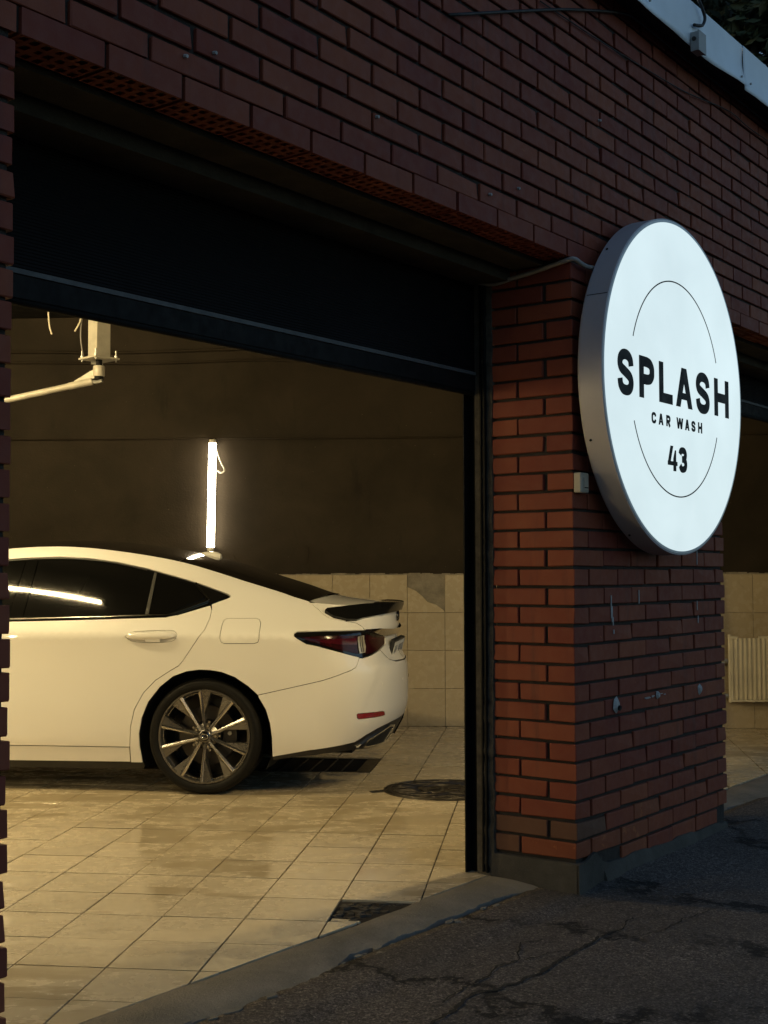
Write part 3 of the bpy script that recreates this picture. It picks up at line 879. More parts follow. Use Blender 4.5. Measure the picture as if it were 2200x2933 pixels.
# ------------------------------------------------------------------ round illuminated sign
SU, SZ, SR = .686, 2.040, .728
def sign():
    root = thing("round_sign", "large round lit white sign reading SPLASH CAR WASH 43", "sign", FW(SU, 0, SZ), FRZ)
    n = 160; yb, yf = -.052, -.150
    rim = MB()
    rim.lathe([(SR-.012, yb+.012), (SR-.004, yb), (SR, yb), (SR, yf), (SR-.006, yf-.001), (SR-.006, yf+.006)], n, 'Y')
    rim.build("rim", M['alu'], root, 35, True)
    back = MB().disc(SR-.012, yb+.002, n, 'Y', (0, 0, 0), True); back.build("back_plate", M['dark_board'], root)
    lip = MB().lathe([(SR-.006, yf+.006), (SR-.006, yf-.003), (SR-.016, yf-.004)], n, 'Y'); lip.build("acrylic_lip", M['sign_lip'], root, 35, True)
    face = MB().disc(SR-.0155, yf-.0035, n, 'Y'); face.build("lit_face", M['sign_face'], root, False, True)
    for a in (-2.75, -2.05, 2.35, .5, -.5): # rivets on the rim
        x, z = (SR)*cos(a), (SR)*sin(a); k = 1.006
        MB().tube([(x, yb-.02, z), (x*k, yb-.02, z*k)], .005, 8).build("rivet", M['vinyl'], root)
    for a in (2.71, -.45):                      # seams of the rim strip
        x, z = SR*cos(a), SR*sin(a)
        MB().tube([(x*1.0005, yb-.004, z*1.0005), (x*1.0005, yf+.004, z*1.0005)], .0016, 6).build("rim_seam", M['vinyl'], root)
    for x in (-.35, .35):
        for z in (-.4, .35): MB().box(x-.03, x+.03, yb+.001, -.0005, z-.03, z+.03).build("bracket", M['steel_black'], root)
    yl = yf-.0037
    def strip(pts, w, t):
        """ribbon of even width along a path, square ends, standing proud of the face"""
        P = [Vector((p[0], p[1])) for p in pts]; L = []; Rr = []
        for i, p in enumerate(P):
            d = (P[min(i+1, len(P)-1)]-P[max(i-1, 0)]).normalized()
            if 0 < i < len(P)-1:
                d1 = (P[i]-P[i-1]).normalized(); d2 = (P[i+1]-P[i]).normalized(); m = max(.5, d.dot(d1))
            else: m = 1
            q = Vector((-d.y, d.x))*w/2/m
            L.append(p+q); Rr.append(p-q)
        k = len(P); v = [(p.x, yl, p.y) for p in L]+[(p.x, yl, p.y) for p in Rr]+[(p.x, yl-t, p.y) for p in L]+[(p.x, yl-t, p.y) for p in Rr]
        f = []
        for i in range(k-1):
            f += [(2*k+i, 2*k+i+1, 3*k+i+1, 3*k+i), (i, i+1, 2*k+i+1, 2*k+i), (k+i+1, k+i, 3*k+i, 3*k+i+1)]
        f += [(0, k, 3*k, 2*k), (k-1, 2*k-1, 4*k-1, 3*k-1)]
        return v, f
    S_ = [(1, .70), (.94, .87), (.75, .97), (.5, 1), (.25, .97), (.06, .87), (.01, .72), (.13, .60), (.5, .505), (.86, .40), (.99, .27), (.95, .12), (.76, .025), (.5, 0), (.25, .025), (.06, .13), (0, .30)]
    C_ = [(1, .68), (.93, .87), (.73, .98), (.5, 1), (.25, .97), (.05, .82), (0, .62), (0, .38), (.05, .18), (.25, .03), (.5, 0), (.73, .02), (.93, .13), (1, .32)]
    bowl = [(0, 1), (.5, 1)]+spline2([(.5, 1), (.80, .96), (.98, .84), (1, .72), (.98, .60), (.80, .48), (.5, .44)])[1:]+[(0, .44)]
    # strokes run through the middle of the line; LO and HI reach the letter's own top and foot
    LO, HI = -9, 9
    GL = {'S': [spline2(S_)], 'C': [spline2(C_)],
          '3': [spline2([(0, .78), (.12, .94), (.45, 1), (.80, .96), (.97, .82), (.90, .64), (.62, .545), (.36, .53)]), spline2([(.36, .53), (.66, .52), (.94, .42), (1, .25), (.87, .07), (.5, 0), (.2, .03), (0, .20)])],
          'P': [[(0, LO), (0, HI)], bowl], 'R': [[(0, LO), (0, HI)], bowl, [(.42, .46), (1, LO)]],
          'L': [[(0, LO), (0, HI)], [(0, 0), (HI, 0)]],
          'H': [[(0, LO), (0, HI)], [(1, LO), (1, HI)], [(0, .5), (1, .5)]]}
    def POLY(ch, t):
        if ch == 'A': return [[(0, 0), (t, 0), (.5+t*.56, 1), (.5-t*.56, 1)], [(1, 0), (1-t, 0), (.5-t*.56, 1), (.5+t*.56, 1)], [(.20, .20), (.80, .20), (.73, .37), (.27, .37)]]
        if ch == 'W': return [[(0, 1), (t, 1), (.27+t/2, 0), (.27-t/2, 0)], [(.27-t/2, 0), (.27+t/2, 0), (.5+t/2, .98), (.5-t/2, .98)], [(.73-t/2, 0), (.73+t/2, 0), (.5+t/2, .98), (.5-t/2, .98)], [(1, 1), (1-t, 1), (.73-t/2, 0), (.73+t/2, 0)]]
        if ch == '4': return [[(.30, 1), (.58, 1), (.29, .36), (.0, .36), (0, .30)], [(0, .22), (1, .22), (1, .385), (0, .385)], [(.58, 0), (.86, 0), (.86, .84), (.76, .84), (.58, .50)]]
    def letter(ch, u0, u1, z0, z1, w):
        mb = MB()
        if ch in 'AW4':
            t = w/(u1-u0)*(1.06 if ch == 'A' else 1)
            for i, poly in enumerate(POLY(ch, t)):
                q = [(u0-SU+x*(u1-u0), z0-SZ+y*(z1-z0)) for x, y in poly]
                mb.prism(q, -yl, -yl+.0014+.0003*i, Matrix(((1, 0, 0, 0), (0, 0, -1, 0), (0, 1, 0, 0), (0, 0, 0, 1))))
        else:
            X = lambda x: u0 if x == LO else u1 if x == HI else u0+w/2+x*(u1-u0-w)
            Y = lambda y: z0 if y == LO else z1 if y == HI else z0+w/2+y*(z1-z0-w)
            for i, path in enumerate(GL[ch]):
                v, f = strip([(X(x)-SU, Y(y)-SZ) for x, y in path], w, .0014+.0003*i); mb.add(v, f)
        mb.build("letter", M['vinyl'], root, False, True)
    for ch, a, b, dz in (('S', .089, .233, .007), ('P', .287, .430, 0), ('L', .479, .614, 0), ('A', .650, .825, 0), ('S', .867, 1.021, .007), ('H', 1.077, 1.249, 0)):
        letter(ch, a, b, 1.957-dz, 2.131+dz, .043)
    for ch, a, b in (('C', .401, .445), ('A', .470, .516), ('R', .547, .588), ('W', .653, .720), ('A', .743, .788), ('S', .812, .855), ('H', .886, .930)):
        letter(ch, a, b, 1.860, 1.908, .0122)
    letter('4', .557, .655, 1.672, 1.780, .029); letter('3', .670, .758, 1.670, 1.782, .029)
    R0, cu, cz = .467, .668, 2.030
    for a0, a1 in ((21.5, 158.5), (-158.0, -22.0)):
        pts = [(cu-SU+R0*cos(rad(a0+(a1-a0)*i/80)), cz-SZ+R0*sin(rad(a0+(a1-a0)*i/80))) for i in range(81)]
        v, f = strip(pts, .0055, .0012); MB().add(v, f).build("arc_line", M['vinyl'], root, False, True)
def spline2(p, n=7):
    return [(q.x, q.y) for q in spline([(a, b, 0) for a, b in p], n)]
sign()
o = MB().tube(spline([(-.035, .42, 2.452), (-.012, .36, 2.44), (-.012, .28, 2.449), (-.014, .16, 2.464), (-.018, .03, 2.484), (-.014, -.018, 2.490), (.03, -.026, 2.480), (.07, -.03, 2.474), (.13, -.032, 2.478)], 7), .0095, 10).build("conduit", M['conduit'], None, True)
o.location = CU; o.rotation_euler = (0, 0, FRZ); tag(o, "grey cable conduit running around the pillar corner into the sign", "conduit")
sw = thing("wall_switch", "aged plastic switch box on the pillar beside the sign", "switch", FW(.034, 0, 1.556), FRZ)
o = link("switch_housing", bevelled_box(.068, .034, .080, .004, "switch_housing", M['plastic']), sw); o.location = (-.034, -.034, 0)
MB().box(-.014, .020, -.0385, -.034, .012, .060).build("rocker", M['plastic'], sw)
MB().box(-.012, .018, -.0395, -.0386, .018, .022).build("rocker_mark", M['vinyl'], sw)
# ------------------------------------------------------------------ things in the bay
def drain():
    x1 = -.004; x0 = -15*TS; y0, y1 = 10*TS+.004, 12*TS-.004
    root = thing("drain_channel", "dark steel grated floor drain running beneath the white car", "drain", G0+Vector((0, 0, 0)), -BE)
    MB().box(x0, x1, y0, y1, -.15, -.07).build("pit", M['void'], root)
    fr = MB()
    fr.box(x0, x1, y0, y0+.035, -.07, -.001); fr.box(x0, x1, y1-.035, y1, -.07, -.001)
    fr.box(x1-.085, x1, y0+.035, y1-.035, -.07, -.0015)
    fr.build("frame", M['grate'], root)
    bar = None
    for i in range(44):
        x = x1-.19-i*.10
        if x < x0: break
        if bar is None: bar = MB().box(0, .012, y0+.035, y1-.035, -.05, -.004).mesh("crossbar", M['grate'])
        o = link("crossbar", bar, root); o.location.x = x
drain()
def manhole():
    c = Vector((.338, 7.335, .0)); R = .335
    root = thing("manhole_cover", "worn round cast iron manhole cover set in the tiled floor", "manhole cover", c, .35)
    MB().lathe([(R+.012, -.002), (R+.010, .006), (R-.002, .0075), (R-.004, .003)], 56).build("frame_ring", M['iron'], root, 30)
    mb = MB().lathe([(R-.006, .002), (R-.010, .009), (R-.03, .0095), (R-.032, .0045), (0.001, .0045)], 56); mb.build("cover_plate", M['iron'], root, 30)
    r = random.Random(6); mb = MB()
    rows = 13
    for i in range(rows):                                # raised wavy bars of the pattern
        y = -R+.055+(2*R-.11)*i/(rows-1); h = math.sqrt(max(0, (R-.045)**2-y*y))
        segs = [(-h, h)] if abs(y) > .135 else [(-h, -math.sqrt(.145**2-y*y)-.01), (math.sqrt(.145**2-y*y)+.01, h)]
        for a, b in segs:
            if b-a < .05: continue
            k = max(3, int((b-a)/.03)); ph = r.uniform(0, 6)
            pts = [(a+(b-a)*q/k, y+.013*sin((a+(b-a)*q/k)*26+ph), .0055) for q in range(k+1)]
            mb.tube(pts, .0085, 6)
    mb.build("raised_pattern", M['iron'], root, True)
    mb = MB().lathe([(.143, .004), (.139, .0105), (.127, .0105), (.123, .004)], 40)
    mb.build("centre_ring", M['iron'], root, 30)
    mb = MB()
    for a in range(0, 360, 60):
        mb.box(.03, .10, -.009, .009, .004, .010, Matrix.Rotation(rad(a), 4, 'Z'))
    mb.build("centre_emblem", M['iron'], root)
    poly = [(-.42, .09), (-.36, .115), (-.31, .10), (-.30, .06), (-.33, .045), (-.37, .055), (-.415, .05)]
    MB().prism(poly, .0, .004).build("mortar_smear", M['grout'], root)
manhole()
def boom():
    root = thing("wash_boom", "cream painted ceiling swivel boom with angled arm above the car", "boom", (-1.905, 8.5, 2.668))
    rz = Matrix.Rotation(rad(47), 4, 'Z')
    MB().box(-.052, .052, -.052, .052, .006, CEIL-2.668, rz).build("post", M['boom'], root)
    MB().box(-.097, .097, -.097, .097, -.006, .006, rz).build("flange_plate", M['boom'], root)
    for a in (0, 90, 180, 270):
        p = Matrix.Rotation(rad(a+47), 4, 'Z') @ Vector((.08, .08, 0))
        b = MB().tube([(p.x, p.y, -.02), (p.x, p.y, .055)], .006, 8); b.tube([(p.x, p.y, .007), (p.x, p.y, .020)], .012, 6)
        b.build("bolt", M['galv'], root)
    MB().tube([(0, 0, -.006), (0, 0, -.048)], .022, 12).build("neck", M['steel_black'], root, 40)
    MB().tube([(-.015, -.0, -.03), (-.05, -.01, -.026)], .012, 8).build("hose_nipple", M['galv'], root, 40)
    MB().lathe([(.0, -.047), (.036, -.047), (.039, -.052), (.039, -.112), (.036, -.118), (0, -.118)], 24).build("hub", M['boom'], root, 40, True)
    MB().tube([(0, 0, -.118), (0, 0, -.14)], .03, 14).build("bearing", M['steel_black'], root, 40)
    a = Vector((-.045, -.0, -.150)); d = Vector((-.60, -.02, -.134)).normalized()
    arm = MB().tube([a, a+d*1.7], .0215, 14); arm.build("arm", M['boom'], root, 40)
    MB().tube([a+d*.0, a+d*.16], .0245, 14).build("arm_sleeve", M['boom'], root, 40)
    q = [(-.012, -.055), (-.165, -.148), (-.17, -.166), (-.012, -.125)]
    MB().prism(q, -.004, .004, Matrix(((1, 0, 0, 0), (0, 0, 1, 0), (0, 1, 0, 0), (0, 0, 0, 1)))).build("gusset", M['boom'], root, False, True)
    MB().tube([(-.05, 0, -.152), (-.01, -.02, -.158), (.03, -.03, -.150)], .013, 8).build("swivel_joint", M['galv'], root, 40)
    MB().tube(spline([(-.06, .03, .42), (-.115, .02, .30), (-.125, .0, .15), (-.105, .0, .02)], 6), .005, 6).build("feed_hose", M['conduit'], root, True)
    for pts in ([(-.345, 8.5, 3.02), (-.335, 8.5, 2.90), (-.318, 8.5, 2.835)], [(-.115, 8.5, 3.0), (-.13, 8.5, 2.92), (-.165, 8.5, 2.855)]):
        o = MB().tube(spline([(x-1.905, y, z) for x, y, z in pts], 5), .006, 6).build("loose_wire", M['cream'], None, True)
        tag(o, "loose pale wire end dangling left of the boom post" if pts[0][0] < -.3 else "short pale wire curling close beside the boom post", "wire")
boom()
def lamps():
    # tube lamp hanging upright on the back wall
    root = thing("wall_lamp", "lit white tube lamp mounted upright on the dark back wall", "lamp", WW(-1.592, -.03, 1.865), -GA)
    lean = Matrix.Rotation(rad(.9), 4, 'Y')
    mb = MB().tube([(0, -.012, -.425), (0, -.012, .425)], .031, 16); mb.v = [tuple(lean @ Vector(p)) for p in mb.v]
    mb.build("tube", M['tube_wall'], root, 40)
    for s in (-1, 1):
        mb = MB().tube([(0, -.012, s*.425), (0, -.012, s*.455)], .029, 16); mb.v = [tuple(lean @ Vector(p)) for p in mb.v]
        mb.build("end_cap", M['white_plastic'], root, 40)
    mb = MB().box(-.02, .02, .005, .030, -.44, .44); mb.v = [tuple(lean @ Vector(p)) for p in mb.v]
    mb.build("mounting_rail", M['white_plastic'], root)
    MB().tube(spline([(.015, -.005, .46), (.04, -.01, .37), (.075, -.01, .27), (.105, -.012, .215), (.10, -.012, .19), (.07, -.01, .185), (.05, -.01, .20)], 6), .006, 6).build("power_cord", M['white_plastic'], root, True)
    # tube lamps under the ceiling between street front and car (seen mirrored in the car's window)
    first = None
    d = rad(-16.5)
    for i, (x, y, lb) in enumerate(((-3.10, 6.56, "lit white ceiling tube lamp above the near side of the car"), (-4.40, 6.95, "lit white ceiling tube lamp near the car's bonnet"))):
        if first is None:
            o = first = thing("ceiling_lamp", lb, "lamp", (x, y, CEIL-.35), d, "ceiling tube lamps in the wash bay")
            MB().tube([(-.6, 0, -.0), (.6, 0, -.0)], .009, 14).build("tube", M['tube_thin'], first, 40)
            MB().box(-.62, .62, -.009, .009, .012, .045).build("lamp_housing", M['white_plastic'], first)
            for s in (-1, 1): MB().box(s*.61-.012, s*.61+.012, -.0095, .0095, -.012, .034).build("end_cap", M['white_plastic'], first)
            for s in (-.4, .4): MB().tube([(s, 0, .068), (s, 0, .351)], .006, 8).build("hanger", M['galv'], first)
        else:
            o = copy_tree(first); o.location = (x, y, CEIL-.35); o['label'] = lb
    # upright tube lamps on the side wall, at the height of the one seen on the back wall
    a, b = WW(-6.0, .2), FW(-9.5, -.3)
    for t, lb in ((.50, "lit upright tube lamp on the side wall by the car's bonnet"), (.68, "lit upright tube lamp on the side wall nearest the street")):
        o = copy_tree(root); o.location = a+(b-a)*t+Vector((.035, 0, 1.75)); o.rotation_euler = (0, 0, PI/2); o['label'] = lb
        for ch in o.children:
            if ch.name.startswith("tube"):
                ch.data = ch.data.copy(); ch.data.materials[0] = M['tube']
    o = copy_tree(root); o.location = FW(.70, -.415, 1.85); o.rotation_euler = (0, 0, FRZ+PI); o['label'] = "lit upright tube lamp on the inner side of the brick pillar"
    for ch in o.children:
        if ch.name.startswith("tube"):
            ch.data = ch.data.copy(); ch.data.materials[0] = M['tube_mid']
lamps()
def wall_cables():
    for pts, r, lb in (
        ([(-4.6, 2.36), (-3.29, 2.345), (-2.2, 2.338), (-.98, 2.330), (-.2, 2.326), (1.6, 2.32), (4.1, 2.32)], .007, "lowest dark cable running level along the back wall"),
        ([(-4.6, 2.99), (-3.22, 2.985), (-2.2, 2.962), (-1.2, 2.975), (-.6, 2.95), (1.2, 2.96), (4.1, 2.96)], .010, "middle dark pipe running level high on the back wall"),
        ([(-4.6, 3.075), (-3.22, 3.075), (-2.4, 3.055), (-1.1, 3.07), (-.6, 3.05), (1.2, 3.06), (4.1, 3.06)], .012, "topmost dark pipe running level high on the back wall")):
        o = MB().tube(spline([(x, -r-.002, z) for x, z in pts], 6), r, 8).build("wall_pipe", M['wallpaint'], None, True)
        o.location = W0; o.rotation_euler = (0, 0, -GA); tag(o, lb, "pipe")
wall_cables()
def radiator():
    root = thing("radiator", "cream ribbed panel radiator on the beige tiled wall", "radiator", WW(2.535, -.04, .235), -GA)
    w, h = 1.0, .49; n = 28
    mb = MB(); rows = []
    for i in range(n*4+1):
        x = .012+(w-.02)*i/(n*4); ph = i % 4
        y = -.075 if ph in (0, 3) else -.058
        rows.append((x, y))
    k = len(rows)
    zs = [(0, .008), (.02, 0), (h-.035, 0), (h-.012, .010)]
    for z, dy in zs: mb.v += [(x, y+dy, z) for x, y in rows]
    for j in range(len(zs)-1):
        for i in range(k-1): mb.f.append((j*k+i, j*k+i+1, (j+1)*k+i+1, (j+1)*k+i))
    mb.build("front_panel", M['cream'], root, 50)
    r = random.Random(3); mb = MB()
    for i in range(40):
        x = w*i/40; mb.box(x, x+w/40, -.072, -.03, -.012+r.uniform(-.004, .002), .001)
    mb.build("bottom_edge", M['cream'], root)
    MB().box(0, w, -.030, -.012, .01, h-.02).build("rear_panel", M['cream'], root)
    MB().box(.22, w, -.07, -.012, h-.014, h+.004).build("top_grille", M['cream'], root)
    MB().box(.0, .012, -.07, -.012, .0, h).build("side_cover", M['cream'], root)
    MB().tube([(-.008, -.05, h+.015), (-.008, -.05, -.02)], .013, 10).build("side_pipe", M['cream'], root, 40)
    MB().tube([(-.02, -.05, h-.005), (.055, -.055, h-.012)], .014, 10).build("vent_plug", M['cream'], root, 40)
    for z in (.30, .03):
        b = MB().tube([(-.12, -.045, z-.03*(z > .1)), (0, -.045, z)], .011, 8); b.tube([(-.05, -.045, z), (-.025, -.045, z)], .019, 8)
        b.build("valve", M['galv'], root, 40)
    pts = [(-.105, -.03, .98), (-.10, -.03, .75), (-.085, -.035, .60), (-.085, -.035, .50), (-.105, -.035, .40), (-.10, -.035, .2), (-.11, -.035, -.20)]
    o = MB().tube(spline(pts, 6), .017, 10).build("heating_pipe", M['cream'], None, True)
    o.location = WW(2.535, -.02, .235); o.rotation_euler = (0, 0, -GA); tag(o, "cream heating pipe rising beside the radiator", "pipe")
radiator()

# ------------------------------------------------------------------ tree and pole behind the roof
def tree():
    r = random.Random(21)
    base = Vector((4.6, 17.0, 0))
    root = thing("tree", "dark leafy tree standing behind the roof edge at dusk", "tree", base)
    mb = MB()
    mb.tube(spline([(0, 0, -.1), (.05, 0, 2), (-.1, .05, 4), (.1, 0, 6.2)], 5), [.26-.0085*i for i in range(16)], 9)
    for k in range(11):
        a = r.uniform(0, 6.28); z = r.uniform(3.2, 6.2); l = r.uniform(1.6, 3.2)
        p = [(0, 0, z), (l*.4*cos(a), l*.4*sin(a), z+l*.45), (l*cos(a), l*sin(a), z+l*.7+r.uniform(-.2, .6))]
        s = spline(p, 4); mb.tube(s, [.075-.006*i for i in range(len(s))], 6)
    mb.build("trunk", M['bark'], root, True)
    mb = MB(); clumps = []
    for _ in range(100):
        a = r.uniform(0, 6.28); t = r.random()**.5*2.9; z = r.uniform(4.1, 10.8)
        t *= math.sqrt(max(.05, 1-((z-7)/4.2)**2))
        clumps.append((Vector((t*cos(a), t*sin(a), z)), r.uniform(.45, 1.0)))
    for c, s in clumps:
        for _ in range(430):
            d = Vector((r.gauss(0, 1), r.gauss(0, 1), r.gauss(0, .7))); d = d.normalized()*s*(r.random()**.45)
            p = c+d; l = r.uniform(.08, .18)
            u = Vector((r.gauss(0, 1), r.gauss(0, 1), r.gauss(0, .6))).normalized(); v = u.orthogonal().normalized()*l*.5
            k = len(mb.v); mb.v += [tuple(p-u*l*.6), tuple(p+v), tuple(p+u*l), tuple(p-v)]; mb.f.append((k, k+1, k+2, k+3))
    mb.build("crown", M['leaf'], root)
tree()
o = MB().tube([(0, 0, -.1), (0, 0, 9)], [.05, .042], 12).build("utility_pole", M['pole'], None, 40)
o.location = (4.234, 14.35, 0); tag(o, "grey utility pole rising before the dark tree", "pole")
# ------------------------------------------------------------------ the white car
# car frame: x to the rear from the rear axle, y out of the left side (towards the street), z up
CAR0 = Vector((-.9023, 8.0724, 0))
def tab(xs, ys):
    """smooth interpolation through a table (Catmull-Rom)"""
    n = len(xs)
    m = []
    for i in range(n):
        a, b = max(i-1, 0), min(i+1, n-1)
        m.append((ys[b]-ys[a])/(xs[b]-xs[a]))
    def f(x):
        if x <= xs[0]: return ys[0]
        if x >= xs[-1]: return ys[-1]
        i = 0
        while x > xs[i+1]: i += 1
        h = xs[i+1]-xs[i]; s = (x-xs[i])/h
        return ((2*s**3-3*s*s+1)*ys[i]+(s**3-2*s*s+s)*h*m[i]
                + (3*s*s-2*s**3)*ys[i+1]+(s**3-s*s)*h*m[i+1])
    return f
def sp(d, w): return .5*(d+(d*d+w*w)**.5)
SIDE = tab([.10, .2, .3, .45, .6, .75, .84, .885, 1.0, 1.5], [.835, .858, .878, .888, .890, .894, .900, .9045, .9045, .9045])
KT = tab([-9, -2.2, -.35, 0, .3, .55, .8, 1.0], [.62, .62, .62, .76, 1.15, 1.6, 1.9, 1.9])
ZT = tab([-3.7, -3.3, -2.7, -2.1, -1.75, -1.45, -1.25, -.97, -.77, -.6, -.425, -.246, -.13, .02, .16, .36, .538, .75, .95, 1.1],
         [.70, .80, .90, .985, 1.20, 1.35, 1.388, 1.398, 1.388, 1.369, 1.344, 1.312, 1.284, 1.239, 1.193, 1.131, 1.073, 1.05, 1.035, 1.03])
XC = tab([.1, .3, .55, .73, .9, 1.06], [.60, .62, .66, .66, .62, .60])
XR = tab([.10, .2, .30, .36, .42, .5, .64, .70, .74, .80, .86, .90, .94, 1.04], [.90, .945, 1.00, 1.028, 1.045, 1.050, 1.047, 1.035, 1.005, .985, .978, .990, .988, .995])
XF = tab([.1, .25, .5, .7, .9], [-3.55, -3.68, -3.72, -3.66, -3.45])
XCF, LQ = -3.30, 1.0
def W(x, z):
    y = SIDE(z)-.10*max(0, (x-.15)/.8)**2-.10*max(0, (-2.7-x)/.9)**2
    y += .010*2.718281828**(-((x/.42)**2)-((z-.68)/.16)**2)
    d = sp(z-.888, .012)-.0004
    y -= KT(x)*d
    e = sp(z-(ZT(x)-.05), .02)
    return y-3.5*e*e
def S1(t, z):
    c = XC(z)
    if t > c:
        q = min((t-c)/LQ, 1.0); yc = W(c, z); r = XR(z)
        k = (t-.939-(z-.44)*.96)/.07; k = min(1, max(0, k)); k = k*k*(3-2*k)
        h = min(1, max(0, (z-.39)/.07))*min(1, max(0, (.77-z)/.06))
        return ((1-q)**2*c+2*q*(1-q)*(r-.015)+q*q*r, (1-q)**2*yc+2*q*(1-q)*.90*yc-.020*k*h*(1-q), z)
    if t < XCF:
        q = min((XCF-t)/LQ, 1.0); yc = W(XCF, z); r = XF(z)
        return ((1-q)**2*XCF+2*q*(1-q)*r+q*q*r, (1-q)**2*yc+2*q*(1-q)*.80*yc, z)
    return (t, W(t, z), z)

def nrm(t, z):
    e = .004
    a, b, c, d = S1(t+e, z), S1(t-e, z), S1(t, z+e), S1(t, z-e)
    u = Vector(a)-Vector(b); v = Vector(c)-Vector(d)
    n = v.cross(u)
    if n.length < 1e-12: return Vector((1, 0, 0))
    n.normalize()
    p = S1(t, z)
    if n.dot(Vector((max(0, p[0]-.6)*.6+min(0, p[0]+3.1)*.6, p[1]+.05, 0))) < 0: n.negate()
    return n
def L_(p): return (p[0], -p[1], p[2])           # car frame to the object's own axes
def inside(p, poly):
    x, y = p; c = False; n = len(poly)
    for i in range(n):
        x1, y1 = poly[i]; x2, y2 = poly[i-1]
        if (y1 > y) != (y2 > y) and x < (x2-x1)*(y-y1)/(y2-y1)+x1: c = not c
    return c
def inset(poly, d):
    """move a closed outline inward by d (outward when negative)"""
    n = len(poly)
    ar = sum(poly[i][0]*poly[(i+1) % n][1]-poly[(i+1) % n][0]*poly[i][1] for i in range(n))
    sgn = 1 if ar > 0 else -1; out = []
    for i in range(n):
        a, b, c = Vector(poly[i-1]), Vector(poly[i]), Vector(poly[(i+1) % n])
        e1 = (b-a); e2 = (c-b)
        if e1.length < 1e-7 or e2.length < 1e-7: out.append(tuple(b)); continue
        e1.normalize(); e2.normalize()
        n1 = Vector((-e1.y, e1.x))*sgn; n2 = Vector((-e2.y, e2.x))*sgn
        m = n1+n2
        if m.length < .3: out.append(tuple(b)); continue
        m.normalize(); k = d/max(.35, m.dot(n1)); q = b+m*k; out.append((q.x, q.y))
    return out
def resample(poly, s):
    out = []
    for i in range(len(poly)):
        a, b = poly[i], poly[(i+1) % len(poly)]; l = math.hypot(b[0]-a[0], b[1]-a[1]); k = max(1, int(math.ceil(l/s)))
        for j in range(k): out.append((a[0]+(b[0]-a[0])*j/k, a[1]+(b[1]-a[1])*j/k))
    return out
def smooth2(p, n=5):
    return [(q.x, q.y) for q in spline([(a, b, 0) for a, b in p], n)]
def panel(name, poly, mat, parent, holes=(), off=0., depth=.014, side=1, both=False, gap=.0018, s=.032, bulge=None, auto=False):
    """a body panel cut out of the body surface: its outline in surface coordinates, edges folded inward"""
    poly = inset(poly, gap) if gap else poly
    rings = [resample(poly, s)]+[resample(inset(h, -gap), s) for h in holes]
    pts, edges = [], []
    for r in rings:
        o = len(pts); pts += r; edges += [(o+i, o+(i+1) % len(r)) for i in range(len(r))]
    xs = [p[0] for p in rings[0]]; zs = [p[1] for p in rings[0]]
    nb = len(pts); x = min(xs)
    cell = {}
    for p in pts: cell.setdefault((int(p[0]//s), int(p[1]//s)), []).append(p)
    row = 0
    while x < max(xs):
        z = min(zs)+(s*.5 if row % 2 else 0)
        while z < max(zs):
            p = (x, z)
            if inside(p, rings[0]) and not any(inside(p, h) for h in rings[1:]):
                ci, cj = int(x//s), int(z//s)
                if all(math.hypot(p[0]-q[0], p[1]-q[1]) > .55*s for a in (-1, 0, 1) for b in (-1, 0, 1) for q in cell.get((ci+a, cj+b), ())):
                    pts.append(p)
            z += s
        x += s*.9; row += 1
    res = delaunay_2d_cdt([Vector(p) for p in pts], edges, [], 0, 1e-6)
    vt, fc = res[0], res[2]
    mb = MB(); nor = []
    for sd in ((1, -1) if both else (side,)):
        o = len(mb.v); use = []
        for f in fc:
            c = (sum(vt[i].x for i in f)/len(f), sum(vt[i].y for i in f)/len(f))
            if inside(c, rings[0]) and not any(inside(c, h) for h in rings[1:]): use.append(tuple(f))
        P = []; Nn = []
        for v in vt:
            n = nrm(v.x, v.y); k = off+(bulge(v.x, v.y) if bulge else 0)
            p = Vector(S1(v.x, v.y))+n*k
            P.append(p); Nn.append(n)
        for p, n in zip(P, Nn):
            mb.v.append(L_((p.x, p.y*sd, p.z))); nor.append(L_((n.x, n.y*sd, n.z)))
        # outward winding
        f0 = use[len(use)//2]; a, b, c = [Vector(mb.v[o+i]) for i in f0[:3]]
        flip = (b-a).cross(c-a).dot(Vector(nor[o+f0[0]])) < 0
        mb.f += [tuple(o+i for i in (f[::-1] if flip else f)) for f in use]
        # folded edge
        cnt = {}
        for f in use:
            for i in range(len(f)): cnt.setdefault(frozenset((f[i], f[(i+1) % len(f)])), []).append((f[i], f[(i+1) % len(f)]))
        if depth:
            for e in cnt.values():
                if len(e) == 1:
                    i, j = e[0]; c = len(mb.v)
                    for q in (i, j):
                        for dd in (0, depth):
                            p = P[q]-Nn[q]*dd; mb.v.append(L_((p.x, p.y*sd, p.z)))
                    n = (Vector(mb.v[c+2])-Vector(mb.v[c])).cross(Vector(mb.v[c+1])-Vector(mb.v[c])).normalized()
                    nor += [tuple(n)]*4
                    mb.f.append((c, c+2, c+3, c+1) if not flip else (c, c+1, c+3, c+2))
    me = mb.mesh(name, mat); me.shade_smooth()
    if not auto: me.normals_split_custom_set_from_vertices([Vector(n).normalized() for n in nor])
    return link(name, me, parent)
def ribbon(path, w):
    """outline of a band of width w along a path in surface coordinates"""
    P = [Vector(p) for p in path]; A, B = [], []
    for i, p in enumerate(P):
        d = (P[min(i+1, len(P)-1)]-P[max(i-1, 0)]).normalized(); q = Vector((-d.y, d.x))*w/2
        A.append(tuple(p+q)); B.append(tuple(p-q))
    return A+B[::-1]
